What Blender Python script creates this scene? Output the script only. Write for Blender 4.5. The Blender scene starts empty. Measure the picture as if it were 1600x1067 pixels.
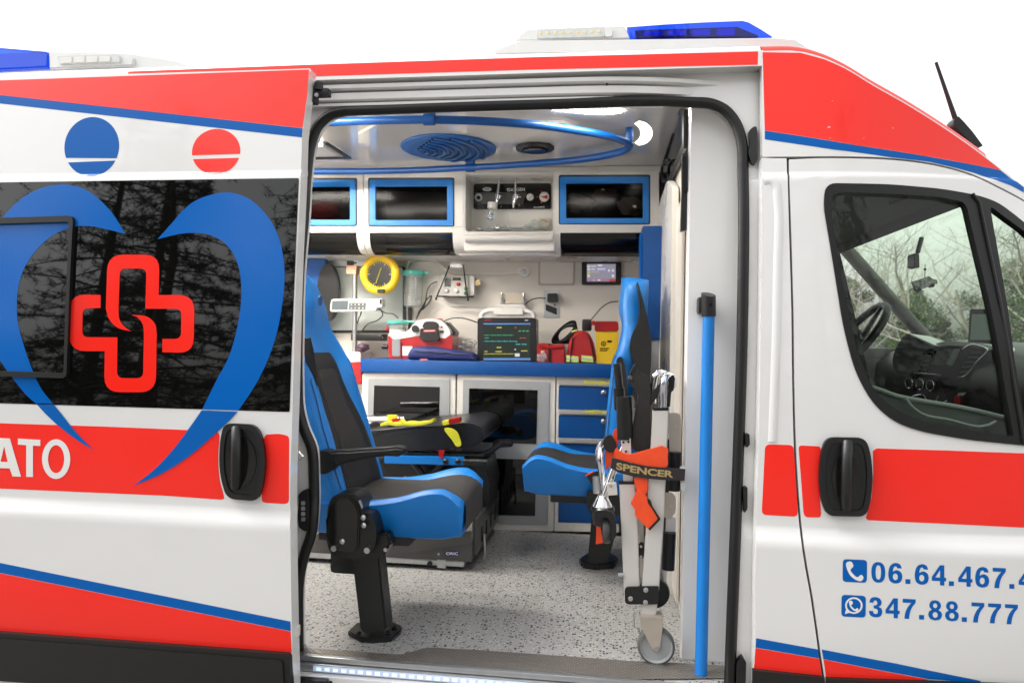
import bpy, bmesh, math, random
from mathutils import Vector, Matrix
from mathutils.geometry import tessellate_polygon
random.seed(7)
R_ = math.radians
scene = bpy.context.scene
COL = scene.collection

# ---------------------------------------------------------------- camera
FPX, PSI, RHO = 1107.0, R_(7.5), R_(1.0)
CAM = Vector((0, -1.95, .93))
_F = Vector((-math.sin(PSI), math.cos(PSI), 0)); _r = Vector((math.cos(PSI), math.sin(PSI), 0)); _u = Vector((0, 0, 1))
_R = _r*math.cos(RHO)+_u*math.sin(RHO); _U = -_r*math.sin(RHO)+_u*math.cos(RHO)
cd = bpy.data.cameras.new('camera'); cam = bpy.data.objects.new('camera', cd); COL.objects.link(cam)
cd.sensor_width = 36; cd.lens = 36*FPX/1600; cd.clip_start = .02; cd.clip_end = 500
m = Matrix((( _R.x, _U.x, -_F.x, CAM.x), (_R.y, _U.y, -_F.y, CAM.y), (_R.z, _U.z, -_F.z, CAM.z), (0, 0, 0, 1)))
cam.matrix_world = m
scene.camera = cam
cd.dof.use_dof = True; cd.dof.focus_distance = 2.15; cd.dof.aperture_fstop = 4.5
# ---------------------------------------------------------------- world, sun, exposure
SUN_EL, SUN_AZ = R_(50), R_(-95)          # azimuth clockwise from +Y
w = bpy.data.worlds.new('World'); scene.world = w; w.use_nodes = True
nt = w.node_tree; nt.nodes.clear()
o_ = nt.nodes.new('ShaderNodeOutputWorld'); b_ = nt.nodes.new('ShaderNodeBackground'); b_.inputs[1].default_value = .15
s_ = nt.nodes.new('ShaderNodeTexSky'); s_.sky_type = 'NISHITA'; s_.sun_disc = False
s_.sun_elevation = SUN_EL; s_.sun_rotation = SUN_AZ; s_.dust_density = 4; s_.air_density = 1.2; s_.ozone_density = 1
h_ = nt.nodes.new('ShaderNodeHueSaturation'); h_.inputs['Saturation'].default_value = .06; h_.inputs['Value'].default_value = 1.0
nt.links.new(s_.outputs[0], h_.inputs['Color']); nt.links.new(h_.outputs[0], b_.inputs[0]); nt.links.new(b_.outputs[0], o_.inputs[0])
sl = bpy.data.lights.new('sun', 'SUN'); sl.energy = .5; sl.angle = R_(25); sl.color = (1, .97, .92)
so = bpy.data.objects.new('sun', sl); COL.objects.link(so)
sd = Vector((math.sin(SUN_AZ)*math.cos(SUN_EL), math.cos(SUN_AZ)*math.cos(SUN_EL), math.sin(SUN_EL)))
so.rotation_euler = sd.to_track_quat('Z', 'Y').to_euler(); so.location = (-12, -3, 14)
vs = scene.view_settings; vs.view_transform = 'Standard'; vs.look = 'None'; vs.exposure = 1.28; vs.gamma = 1; vs.use_curve_mapping = False
scene.render.engine = 'CYCLES'
try:
    scene.cycles.max_bounces = 10; scene.cycles.transparent_max_bounces = 16; scene.cycles.sample_clamp_indirect = 6
except Exception: pass

# ---------------------------------------------------------------- points from the survey of the photograph
def ray(px, py): return _F*FPX+_R*(px-800)+_U*(533.5-py)
def P(px, py, y): d = ray(px, py); return CAM+d*((y-CAM.y)/d.y)
def PZ(px, py, z): d = ray(px, py); return CAM+d*((z-CAM.z)/d.z)
def PX(px, py, x): d = ray(px, py); return CAM+d*((x-CAM.x)/d.x)
def sst(a, b, t):
    t = min(1, max(0, (t-a)/(b-a))); return t*t*(3-2*t)
def prof(x, z):                       # outer skin of the van: inset from the widest point
    y = .016*sst(.40, .455, z)+.085*max(0, (z-.5)/1.25)**1.6+.006*sst(1.395, 1.405, z)+.05*max(0, (.2-z)/.4)**2
    t = max(0, x-.55); return y+t*t*(.10+.25*sst(.9, 1.5, z))
def S(px, py, off=0.0):
    y = off
    for _ in range(14):
        p = P(px, py, y); y = prof(p.x, p.z)+off
    return P(px, py, y)

# ---------------------------------------------------------------- curve helpers
def cr(pts, n=5, closed=True):        # smooth curve through the points (chord-length tangents)
    Q = [Vector(p) for p in pts]; N = len(Q); out = []
    def tan(i):
        a, b, c = (Q[i-1], Q[i], Q[(i+1) % N]) if (closed or 0 < i < N-1) else ((Q[0], Q[0], Q[1]) if i == 0 else (Q[-2], Q[-1], Q[-1]))
        d0 = (b-a).length; d1 = (c-b).length
        if d0 < 1e-9: return (c-b)/max(d1, 1e-9)
        if d1 < 1e-9: return (b-a)/d0
        return ((b-a)/d0*d1+(c-b)/d1*d0)/(d0+d1)
    T = [tan(i) for i in range(N)]
    for i in range(N if closed else N-1):
        j = (i+1) % N; d = (Q[j]-Q[i]).length
        for k in range(n):
            t = k/n; t2 = t*t; t3 = t2*t
            out.append(Q[i]*(2*t3-3*t2+1)+T[i]*d*(t3-2*t2+t)+Q[j]*(3*t2-2*t3)+T[j]*d*(t3-t2))
    if not closed: out.append(Q[-1])
    return out
def fillet(pts, r, n=5):              # round the corners of a closed polygon; r number or list
    out = []; N = len(pts); P_ = [Vector(p) for p in pts]
    for i in range(N):
        a, b, c = P_[i-1], P_[i], P_[(i+1) % N]; ri = r[i] if isinstance(r, (list, tuple)) else r
        if ri <= 0: out.append(b); continue
        d1 = a-b; d2 = c-b; l = min(ri, d1.length*.48, d2.length*.48)
        q0 = b+d1.normalized()*l; q2 = b+d2.normalized()*l
        for k in range(n+1):
            t = k/n; out.append(q0*(1-t)**2+b*2*t*(1-t)+q2*t*t)
    return out
def ell(cx, cy, rx, ry, n=36, rot=0, a0=0, a1=360):
    o = []
    full = abs(a1-a0) >= 360
    for k in range(n if full else n+1):
        a = R_(a0+(a1-a0)*k/n); x = rx*math.cos(a); y = ry*math.sin(a)
        o.append(Vector((cx+x*math.cos(rot)-y*math.sin(rot), cy+x*math.sin(rot)+y*math.cos(rot))))
    return o

# ---------------------------------------------------------------- materials
MATS = {}
def mat(name, col, rough=.5, metal=0, coat=0, spec=.5, noise=0, nscale=12, bump=0, bscale=60, rvar=0, emit=None, estr=0, trans=0, sheen=0, alpha=1):
    m = bpy.data.materials.new(name); m.use_nodes = True; nt = m.node_tree; b = nt.nodes['Principled BSDF']
    I = b.inputs
    I['Base Color'].default_value = (*col, 1); I['Roughness'].default_value = rough; I['Metallic'].default_value = metal
    I['Coat Weight'].default_value = coat; I['Coat Roughness'].default_value = .04; I['Specular IOR Level'].default_value = spec
    I['Transmission Weight'].default_value = trans; I['Sheen Weight'].default_value = sheen; I['Alpha'].default_value = alpha
    if emit: I['Emission Color'].default_value = (*emit, 1); I['Emission Strength'].default_value = estr
    if noise or bump or rvar:
        tc = nt.nodes.new('ShaderNodeTexCoord')
    if noise or rvar:
        n = nt.nodes.new('ShaderNodeTexNoise'); n.inputs['Scale'].default_value = nscale; n.inputs['Detail'].default_value = 6
        nt.links.new(tc.outputs['Object'], n.inputs['Vector'])
    if noise:
        r = nt.nodes.new('ShaderNodeValToRGB'); r.color_ramp.elements[0].position = .3; r.color_ramp.elements[1].position = .7
        r.color_ramp.elements[0].color = (*[c*(1-noise) for c in col], 1); r.color_ramp.elements[1].color = (*[min(1, c*(1+noise*.6)) for c in col], 1)
        nt.links.new(n.outputs['Fac'], r.inputs['Fac']); nt.links.new(r.outputs['Color'], I['Base Color'])
    if rvar:
        mr = nt.nodes.new('ShaderNodeMapRange'); mr.inputs[1].default_value = .3; mr.inputs[2].default_value = .7
        mr.inputs[3].default_value = max(.01, rough-rvar); mr.inputs[4].default_value = rough+rvar
        nt.links.new(n.outputs['Fac'], mr.inputs[0]); nt.links.new(mr.outputs[0], I['Roughness'])
    if bump:
        n2 = nt.nodes.new('ShaderNodeTexNoise'); n2.inputs['Scale'].default_value = bscale; n2.inputs['Detail'].default_value = 4
        bn = nt.nodes.new('ShaderNodeBump'); bn.inputs['Strength'].default_value = bump; bn.inputs['Distance'].default_value = .004
        nt.links.new(tc.outputs['Object'], n2.inputs['Vector']); nt.links.new(n2.outputs['Fac'], bn.inputs['Height']); nt.links.new(bn.outputs[0], I['Normal'])
    MATS[name] = m; return m
def glass_mat(name, tint, ior=1.45, rough=.0, haze=None, hfac=0):
    m = bpy.data.materials.new(name); m.use_nodes = True; nt = m.node_tree; nt.nodes.clear()
    o = nt.nodes.new('ShaderNodeOutputMaterial'); mx = nt.nodes.new('ShaderNodeMixShader'); lw = nt.nodes.new('ShaderNodeLayerWeight'); pw = nt.nodes.new('ShaderNodeMath'); fr = nt.nodes.new('ShaderNodeMath')
    tr = nt.nodes.new('ShaderNodeBsdfTransparent'); gl = nt.nodes.new('ShaderNodeBsdfGlossy')
    r0 = ((ior-1)/(ior+1))**2; lw.inputs[0].default_value = .5; pw.operation = 'POWER'; pw.inputs[1].default_value = 5; fr.operation = 'MULTIPLY_ADD'; fr.inputs[1].default_value = 1-r0; fr.inputs[2].default_value = r0
    nt.links.new(lw.outputs['Facing'], pw.inputs[0]); nt.links.new(pw.outputs[0], fr.inputs[0]); tr.inputs[0].default_value = (*tint, 1); gl.inputs['Roughness'].default_value = rough
    src = tr
    if hfac:
        df = nt.nodes.new('ShaderNodeBsdfDiffuse'); df.inputs[0].default_value = (*haze, 1); m2 = nt.nodes.new('ShaderNodeMixShader'); m2.inputs[0].default_value = hfac
        nt.links.new(tr.outputs[0], m2.inputs[1]); nt.links.new(df.outputs[0], m2.inputs[2]); src = m2
    nt.links.new(fr.outputs[0], mx.inputs[0]); nt.links.new(src.outputs[0], mx.inputs[1]); nt.links.new(gl.outputs[0], mx.inputs[2]); nt.links.new(mx.outputs[0], o.inputs[0])
    MATS[name] = m; return m
white_paint = mat('white_paint', (.76, .75, .735), .26, coat=1.0)
white_in = mat('white_moulding', (.74, .71, .665), .30, noise=.03, nscale=5, rvar=.05)
white_plain = mat('white_plastic', (.72, .70, .66), .4, noise=.03)
red_film = mat('red_film', (.95, .022, .012), .34, coat=.25, spec=.35, rvar=.04, nscale=3)
blue_film = mat('blue_film', (.0, .108, .42), .36, spec=.18, rvar=.04, nscale=3)
blue_glassfilm = mat('blue_window_film', (.0, .118, .47), .14, coat=.0, spec=.3)
red_glassfilm = mat('red_window_film', (.95, .022, .012), .14, coat=.0, spec=.35)
white_film = mat('white_lettering', (.80, .78, .76), .3)
black_glass = mat('black_glass', (.003, .003, .003), .014, spec=.5)
black_rubber = mat('black_rubber', (.007, .007, .007), .42, noise=.2, nscale=30, spec=.4)
black_plastic = mat('black_plastic', (.008, .008, .0085), .38, noise=.15, nscale=40, bump=.08, bscale=400)
black_gloss = mat('black_gloss', (.008, .008, .008), .12)
cladding = mat('black_cladding', (.009, .0078, .007), .48, noise=.15, nscale=25, bump=.12, bscale=300)
dark_gap = mat('dark_gap', (.01, .01, .01), .8)
chrome = mat('chrome', (.75, .75, .76), .09, 1)
steel = mat('brushed_steel', (.55, .55, .55), .3, 1, noise=.08, nscale=60)
alu = mat('satin_aluminium', (.52, .53, .54), .34, .85, noise=.06, nscale=30)
blue_paint = mat('blue_laminate', (.0, .066, .27), .36, noise=.04, nscale=8)
blue_vinyl = mat('blue_vinyl', (.002, .190, .60), .42, noise=.06, nscale=14, bump=.15, bscale=500)
black_vinyl = mat('black_vinyl', (.009, .0085, .0085), .5, noise=.15, nscale=20, bump=.25, bscale=600)
grey_vinyl = mat('charcoal_cloth', (.022, .019, .0175), .75, noise=.15, nscale=60, bump=.35, bscale=700)
red_plastic = mat('red_plastic', (.38, .008, .008), .32, noise=.08)
red_cloth = mat('red_nylon', (.40, .008, .010), .65, noise=.15, nscale=25, bump=.3, bscale=300)
yellow = mat('yellow_rubber', (.80, .50, .012), .45, noise=.06)
lime = mat('lime_strap', (.72, .68, .03), .6, noise=.08, nscale=40)
orange = mat('orange_strap', (.90, .075, .012), .6, noise=.06, nscale=50, bump=.2, bscale=500)
teal = mat('teal_plastic', (.10, .52, .42), .35)
cab_glass = glass_mat('cab_glass', (.80, .88, .80), 1.42)
clear_glass = glass_mat('clear_plastic', (.86, .88, .87), 1.45, .05, (.8, .8, .8), .20)
smoke_glass = glass_mat('smoked_acrylic', (.10, .09, .09), 1.45)

# ---------------------------------------------------------------- object helpers
def link(o): COL.objects.link(o); return o
def tag(o, label, cat, group=None, kind=None):
    if label: o['label'] = label
    if cat: o['category'] = cat
    if group: o['group'] = group
    if kind: o['kind'] = kind
    return o
def thing(name, loc, label, cat, group=None):
    e = bpy.data.objects.new(name, None); e.empty_display_size = .1; link(e); e.location = loc
    return tag(e, label, cat, group)
def setpar(o, par):
    if par is None: return
    o.parent = par
    if par.type == 'EMPTY': o.matrix_parent_inverse = Matrix.Translation(-Vector(par.location))
def put(name, me, mt, par=None):
    o = bpy.data.objects.new(name, me); link(o)
    if mt: me.materials.append(mt)
    setpar(o, par); return o
def obj(name, bm, mt, par=None, smooth=35):
    bmesh.ops.recalc_face_normals(bm, faces=bm.faces)
    me = bpy.data.meshes.new(name); bm.to_mesh(me); bm.free()
    if smooth:
        for p in me.polygons: p.use_smooth = True
        me.set_sharp_from_angle(angle=R_(smooth))
    return put(name, me, mt, par)
NB = bmesh.new
def join(bm, src):
    vm = {v: bm.verts.new(v.co) for v in src.verts}
    for f in src.faces:
        try: bm.faces.new([vm[v] for v in f.verts])
        except ValueError: pass
    src.free()
def box(bm, c, s, bev=0, seg=2, M=None):
    t = NB(); bmesh.ops.create_cube(t, size=1)
    for v in t.verts: v.co = Vector((v.co.x*s[0], v.co.y*s[1], v.co.z*s[2]))
    if bev: bmesh.ops.bevel(t, geom=list(t.edges), offset=min(bev, min(s)*.45), segments=seg, affect='EDGES', profile=.6)
    for v in t.verts:
        v.co = (M @ v.co if M else v.co)+Vector(c)
    join(bm, t)
def box2(bm, a, b, bev=0, seg=2):      # two corners
    a = Vector(a); b = Vector(b); box(bm, (a+b)/2, [abs(x) for x in (b-a)], bev, seg)
def bo(name, a, b, mt, par=None, bev=.003, seg=2):
    bm = NB(); box2(bm, a, b, bev, seg); return obj(name, bm, mt, par)
def tube(bm, pts, r, n=10, cap=True, closed=False, flat=1, upv=None):
    pts = [Vector(p) for p in pts]; N = len(pts); rings = []; prev = None
    for i, p in enumerate(pts):
        a = pts[i-1] if (i > 0 or closed) else p; b = pts[(i+1) % N] if (i < N-1 or closed) else p
        t = (b-a).normalized()
        if prev is None:
            up = Vector(upv) if upv else (Vector((0, 0, 1)) if abs(t.z) < .9 else Vector((0, 1, 0)))
            nx = t.cross(up).normalized()
        else:
            nx = (prev-t*prev.dot(t)).normalized()
        prev = nx; ny = t.cross(nx)
        rr = r[i] if isinstance(r, (list, tuple)) else r
        rings.append([bm.verts.new(p+nx*math.cos(2*math.pi*k/n)*rr+ny*math.sin(2*math.pi*k/n)*rr*flat) for k in range(n)])
    for i in range(N if closed else N-1):
        A = rings[i]; B = rings[(i+1) % N]
        for k in range(n): bm.faces.new((A[k], A[(k+1) % n], B[(k+1) % n], B[k]))
    if cap and not closed: bm.faces.new(rings[0][::-1]); bm.faces.new(rings[-1])
def to(name, pts, r, mt, par=None, n=10, **k):
    bm = NB(); tube(bm, pts, r, n, **k); return obj(name, bm, mt, par, 50)
def lathe(bm, prof_, c, axis='Z', n=28, cap=True):   # profile (radius, height)
    rings = []
    for (r, h) in prof_:
        ring = []
        for k in range(n):
            a = 2*math.pi*k/n; u = r*math.cos(a); v = r*math.sin(a)
            q = {'Z': (u, v, h), 'Y': (u, h, v), 'X': (h, u, v)}[axis]
            ring.append(bm.verts.new(Vector(c)+Vector(q)))
        rings.append(ring)
    for A, B in zip(rings, rings[1:]):
        for k in range(n): bm.faces.new((A[k], A[(k+1) % n], B[(k+1) % n], B[k]))
    if cap: bm.faces.new(rings[0][::-1]); bm.faces.new(rings[-1])
def lo(name, prof_, c, mt, par=None, axis='Z', n=28, smooth=35, cap=True):
    bm = NB(); lathe(bm, prof_, c, axis, n, cap); return obj(name, bm, mt, par, smooth)
def prism(bm, pts3, vec, holes=()):    # closed polygon(s) of 3-D points extruded by vec
    vec = Vector(vec); loops = [[Vector(p) for p in pts3]]+[[Vector(p) for p in h] for h in holes]
    flat = [p for l in loops for p in l]
    tri = tessellate_polygon(loops)
    A = [bm.verts.new(p) for p in flat]; B = [bm.verts.new(p+vec) for p in flat]
    for t in tri:
        try: bm.faces.new([A[i] for i in t]); bm.faces.new([B[i] for i in t[::-1]])
        except ValueError: pass
    k = 0
    for l in loops:
        n = len(l)
        for i in range(n):
            a, b = k+i, k+(i+1) % n
            try: bm.faces.new((A[a], A[b], B[b], B[a]))
            except ValueError: pass
        k += n
def po(name, pts3, vec, mt, par=None, bev=0, holes=(), smooth=35):
    bm = NB(); prism(bm, pts3, vec, holes)
    if bev:
        bmesh.ops.recalc_face_normals(bm, faces=bm.faces)
        es = [e for e in bm.edges if len(e.link_faces) == 2 and e.calc_face_angle(0) > .6]
        bmesh.ops.bevel(bm, geom=es, offset=bev, segments=2, affect='EDGES', clamp_overlap=True)
    return obj(name, bm, mt, par, smooth)
def plate(name, pxpts, y, th, mt, par=None, bev=0, holes=()):   # outline on the plane y, thickness away from the viewer
    return po(name, [P(a, b, y) for a, b in pxpts], (0, th, 0), mt, par, bev, [[P(a, b, y) for a, b in h] for h in holes])
def grid(bm, fn, nu, nv, cu=False, cv=False):
    V = [[bm.verts.new(fn(i/(nu if cu else nu-1), j/(nv if cv else nv-1))) for j in range(nv)] for i in range(nu)]
    for i in range(nu if cu else nu-1):
        for j in range(nv if cv else nv-1):
            bm.faces.new((V[i][j], V[(i+1) % nu][j], V[(i+1) % nu][(j+1) % nv], V[i][(j+1) % nv]))
    return V
def skin(name, outer, holes, off, mt, par=None, th=0, dz=.03, xz=False):
    """a sheet of the van's side: outline in survey pixels, laid on the curved skin `off` metres out of it, edges turned in by th"""
    def c(p):
        if xz: return Vector((p[0], p[1], 0))
        q = S(p[0], p[1], off); return Vector((q.x, q.z, 0))
    loops = [[c(p) for p in outer]]+[[c(p) for p in h] for h in holes]
    loops = [[p for i, p in enumerate(l) if (p-l[i-1]).length > 1e-5] for l in loops]
    flat = [p for l in loops for p in l]
    bm = NB(); V = [bm.verts.new((p.x, 0, p.y)) for p in flat]
    for t in tessellate_polygon(loops):
        try: bm.faces.new([V[i] for i in t])
        except ValueError: pass
    zs = [v.co.z for v in V]; xs = [v.co.x for v in V]
    def cut(co, no): bmesh.ops.bisect_plane(bm, geom=bm.verts[:]+bm.edges[:]+bm.faces[:], dist=1e-6, plane_co=co, plane_no=no)
    lv = [k*dz for k in range(math.ceil(min(zs)/dz), math.ceil(max(zs)/dz))]
    lv += [z for z in (.41, .4275, .445, .455, 1.395, 1.40, 1.405) if min(zs) < z < max(zs)]
    for z in lv: cut((0, 0, z), (0, 0, 1))
    if max(xs) > .56:
        k = max(.56, min(xs)+.03)
        while k < max(xs): cut((k, 0, 0), (1, 0, 0)); k += .08
    bm.normal_update()
    for f in bm.faces:
        if f.normal.y > 0: f.normal_flip()
    nf = len(bm.verts)
    for v in bm.verts: v.co.y = prof(v.co.x, v.co.z)+off
    front = list(bm.verts)
    if th:
        be = [e for e in bm.edges if len(e.link_faces) == 1]; dup = {}
        def d(v, dy):
            k = (v, dy)
            if k not in dup: dup[k] = bm.verts.new((v.co.x, v.co.y+dy, v.co.z))
            return dup[k]
        for e in be:
            a, b = e.verts; bm.faces.new((d(a, 0), d(b, 0), d(b, th), d(a, th)))
    bm.verts.index_update()
    nrm = []
    for i, v in enumerate(bm.verts):
        if i < nf:
            x, z = v.co.x, v.co.z; e = .004
            gx = (prof(x+e, z)-prof(x-e, z))/(2*e); gz = (prof(x, z+e)-prof(x, z-e))/(2*e)
            nrm.append(Vector((gx, -1, gz)).normalized())
        else: nrm.append(Vector((0, 0, 0)))
    me = bpy.data.meshes.new(name); bm.to_mesh(me); bm.free()
    for p in me.polygons: p.use_smooth = True
    me.set_sharp_from_angle(angle=R_(40))
    me.normals_split_custom_set_from_vertices(nrm)
    return put(name, me, mt, par)
def text_mesh(txt, bold=0, space=1.0, n=3, shear=0):
    cu = bpy.data.curves.new('t', 'FONT'); cu.body = txt; cu.offset = bold; cu.space_character = space; cu.resolution_u = n*2; cu.shear = shear
    ob = bpy.data.objects.new('t', cu); link(ob); dg = bpy.context.evaluated_depsgraph_get()
    me = bpy.data.meshes.new_from_object(ob.evaluated_get(dg)); bpy.data.objects.remove(ob); bpy.data.curves.remove(cu)
    me.materials.clear(); return me
def text(name, txt, fn, mt, par, bold=0, space=1.0, shear=0):    # fn(u, v) -> point; u, v in cap heights
    me = text_mesh(txt, bold, space, shear=shear)
    us = [v.co.x for v in me.vertices]; vm = [v.co.y for v in me.vertices]
    u0 = min(us); uw = max(us)-u0; v0 = min(vm); vh = max(vm)-v0
    for v in me.vertices: v.co = fn((v.co.x-u0)/uw, (v.co.y-v0)/vh)
    me.name = name
    return put(name, me, mt, par)
def text_px(name, txt, x0, y0, x1, y1, cap, y, mt, par, bold=.02, surf=None):  # baseline from (x0,y0) to (x1,y1), letters cap px high
    def fn(u, v):
        a, b = x0+(x1-x0)*u, y0+(y1-y0)*u-cap*v
        return S(a, b, surf) if surf is not None else P(a, b, y)
    return text(name, txt, fn, mt, par, bold)
# ================================================================ the ambulance
amb = thing('ambulance', (-.2, 1.0, -.55), 'white ambulance with red and blue stripes and its side door slid open', 'ambulance')
DO = -.10     # the open sliding door stands this far outside the skin
D1 = DO-.0005; D2 = DO-.0016; D3 = DO-.0022
# ---- sliding door
win = fillet([(-330, 290), (467, 278.5), (462, 400), (452.5, 643.5), (-330, 620)], [10, 3, 0, 3, 10], 3)
door_out = cr([(484, 107.5), (478, 160), (472, 213)], 2, False)[:-1]+cr([(472, 213), (470, 275), (464, 400), (457, 640), (453.5, 760), (454.5, 900), (459, 1090)], 4, False)+[(-340, 1035), (-340, 132)]
sdoor = skin('sliding_door', door_out, [], DO, white_paint, amb, .045)
wp = skin('window_pane', win, [], DO-.0010, black_glass, sdoor)
fr = fillet([(-300, 350), (114, 337), (103.5, 591), (-300, 578)], 9, 4); fri = fillet([(-292, 358), (108, 346.5), (99, 583), (-292, 570)], 6, 4)
skin('sliding_pane_frame', fr, [fri], D1-.012, black_rubber, sdoor, .012)
skin('red_roof_stripe', [(-335, 137), (0, 126), (483, 109), (480, 150), (472.7, 200.5), (0, 149), (-335, 113+3)], [], D1, red_film, sdoor)
skin('blue_roof_stripe', [(0, 149), (472.7, 201), (471.8, 215), (0, 162), (-335, 128), (-335, 117)], [], D1, blue_film, sdoor)
def cutell(cx, cy, rx, ry, rot, gx0, gy0, gx1, gy1, half):
    top, bot = [], []
    for p in ell(cx, cy, rx, ry, 72, rot):
        g = gy0+(gy1-gy0)*(p.x-gx0)/(gx1-gx0)
        if p.y < g-half: top.append(p)
        if p.y > g+half: bot.append(p)
    def order(l):
        c = sum(l, Vector((0, 0)))/len(l); return sorted(l, key=lambda p: math.atan2(p.y-c.y, p.x-c.x))
    return order(top), order(bot)
t, b = cutell(143.3, 229.5, 42.5, 46.5, R_(14), 101, 251.3, 180, 249.3, 1.5)
skin('blue_disc', t, [], D1, blue_film, sdoor); skin('blue_disc', b, [], D1, blue_film, sdoor)
t, b = cutell(337.6, 237.2, 38, 35.2, R_(-18), 300, 246.2, 375, 243.6, 1.6)
skin('red_disc', t, [], D1, red_film, sdoor); skin('red_disc', b, [], D1, red_film, sdoor)
# heart strokes
hl = cr([(56, 630), (44, 620), (20, 591), (0, 563), (-22, 515), (-32, 465), (-28, 410), (-12, 362), (11, 332), (40, 306), (70, 292.5), (98, 288.5), (128, 294), (153, 310), (176, 334), (195.7, 365.4)], 4, False)
hl += cr([(195.7, 365.4), (169, 359), (142, 353.8), (116, 354.5), (84, 367), (61, 386), (40.5, 414), (28.7, 448), (26.3, 475), (28.7, 509), (37, 539), (50.6, 578), (67.5, 612), (82.7, 630)], 4, False)[1:]
skin('heart_stroke', hl, [], D2, blue_glassfilm, sdoor)
hlb = cr([(84, 632), (93, 643), (116, 672), (146, 703)], 4, False)+cr([(146, 703), (120, 687), (90, 664), (66, 641), (57.5, 631.5)], 4, False)[1:]
skin('heart_stroke', hlb, [], D3, blue_film, sdoor)
hr = cr([(316, 639.3), (337, 596.5), (358, 556), (369, 519), (375.5, 482), (377, 451), (373, 418), (363, 394), (347.5, 377), (324, 366.3), (297, 364), (270, 368), (246, 374)], 4, False)
hr += cr([(246, 374), (270, 347), (284, 331), (300, 317), (328, 305), (356, 300.8), (384, 308), (414, 333), (423, 345), (435, 370), (443, 404), (444.5, 441), (440, 482), (432, 522), (418, 563), (398, 603), (372.5, 641)], 4, False)[1:]
skin('heart_stroke', hr, [], D2, blue_glassfilm, sdoor)
hrb = cr([(371.5, 643), (356, 659), (340, 674), (296, 712), (256, 738), (208, 759)], 4, False)+cr([(208, 759), (240, 734), (272, 700), (296, 668), (315, 641)], 4, False)[1:]
skin('heart_stroke', hrb, [], D3, blue_film, sdoor)
# cross
def zc(l): return [(x/2.964, 330+y/2.964) for x, y in l]
crA = cr([(607, 556), (545, 540), (505, 500), (490, 452)], 4, False)+fillet([(490, 452), (498, 201), (739, 202), (735, 388), (902, 388), (896, 657), (752, 653), (752, 591), (838, 591), (840, 452), (673, 452), (678, 266), (556, 266), (549, 450)], [0, 75, 70, 0, 75, 75, 0, 0, 30, 30, 0, 30, 28, 0], 5)[1:]+cr([(549, 450), (553, 500), (575, 533), (607, 556)], 4, False)[1:-1]
crB = fillet([(466, 388), (327, 385), (320, 648), (485, 648), (482, 838), (722, 838), (726, 570)], [0, 75, 75, 0, 75, 75, 0], 5)+cr([(726, 570), (718, 522), (685, 490), (608, 480)], 4, False)[1:]+cr([(608, 480), (641, 495), (661, 525), (666, 570)], 4, False)[1:]+fillet([(666, 570), (663, 773), (542, 772), (544, 584), (381, 583), (383, 450), (466, 448)], [0, 30, 30, 0, 28, 28, 0], 5)[1:]
skin('cross_emblem', zc(crA), [], D3, red_glassfilm, sdoor); skin('cross_emblem', zc(crB), [], D3, red_glassfilm, sdoor)
# belt band, lettering
bb = [(-335, 652), (0, 661), (170, 666.5), (290, 671.5), (336, 674.5)]+cr([(336, 674.5), (341, 676), (343.2, 681)], 3, False)[1:]+cr([(343.2, 681), (341, 716), (343.5, 750), (349.6, 774)], 4, False)[1:]+cr([(349.6, 774), (349.5, 779), (345, 780.3)], 3, False)[1:]+[(256, 774), (0, 763), (-335, 750)]
skin('red_belt_band', bb, [], D1, red_film, sdoor)
sb = cr([(416.5, 678.5), (444, 679), (450.5, 682), (451.8, 688)], 3, False)+[(451.5, 778)]+cr([(451.5, 778), (450, 785), (444, 787)], 3, False)[1:]+cr([(416, 785.5), (410, 783), (408.8, 778), (414, 750), (415.5, 730), (414, 700), (412.5, 684), (416.5, 678.5)], 3, False)[:-1]
skin('red_belt_patch', sb, [], D1, red_film, sdoor)
skin('letter_a', [(-1, 684), (15.5, 685), (33, 744.5), (19.5, 744), (15, 731.5), (-4, 731), (-9, 742.5), (-22, 742)], [[(6.5, 697), (12, 721.5), (1, 721)]], D2, white_film, sdoor)
skin('letter_t', [(28, 685), (63, 687), (63, 696.5), (51.5, 696), (51.5, 745), (41, 744.5), (41, 695.3), (28, 694.5)], [], D2, white_film, sdoor)
skin('letter_o', ell(87.7, 717, 22, 31, 40), [ell(87.7, 717, 12.6, 21.8, 36)], D2, white_film, sdoor)
skin('blue_sill_stripe', [(-335, 812), (0, 879), (453.8, 970.5), (454.2, 985.5), (0, 894.5), (-335, 828)], [], D1, blue_film, sdoor)
skin('red_sill_stripe', [(-335, 828.5), (0, 895), (454.2, 986), (456, 1019), (0, 985.5), (-335, 961)], [], D1, red_film, sdoor)
skin('cladding', fillet([(-335, 964), (0, 988.5), (452, 1022), (457, 1095), (-335, 1040)], [0, 0, 6, 0, 0]), [], DO-.016, cladding, sdoor, .018)
skin('cladding_face', fillet([(-335, 974), (0, 998), (441, 1032), (445, 1095), (-335, 1040)], [0, 0, 6, 0, 0]), [], DO-.021, cladding, sdoor, .006)
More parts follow.
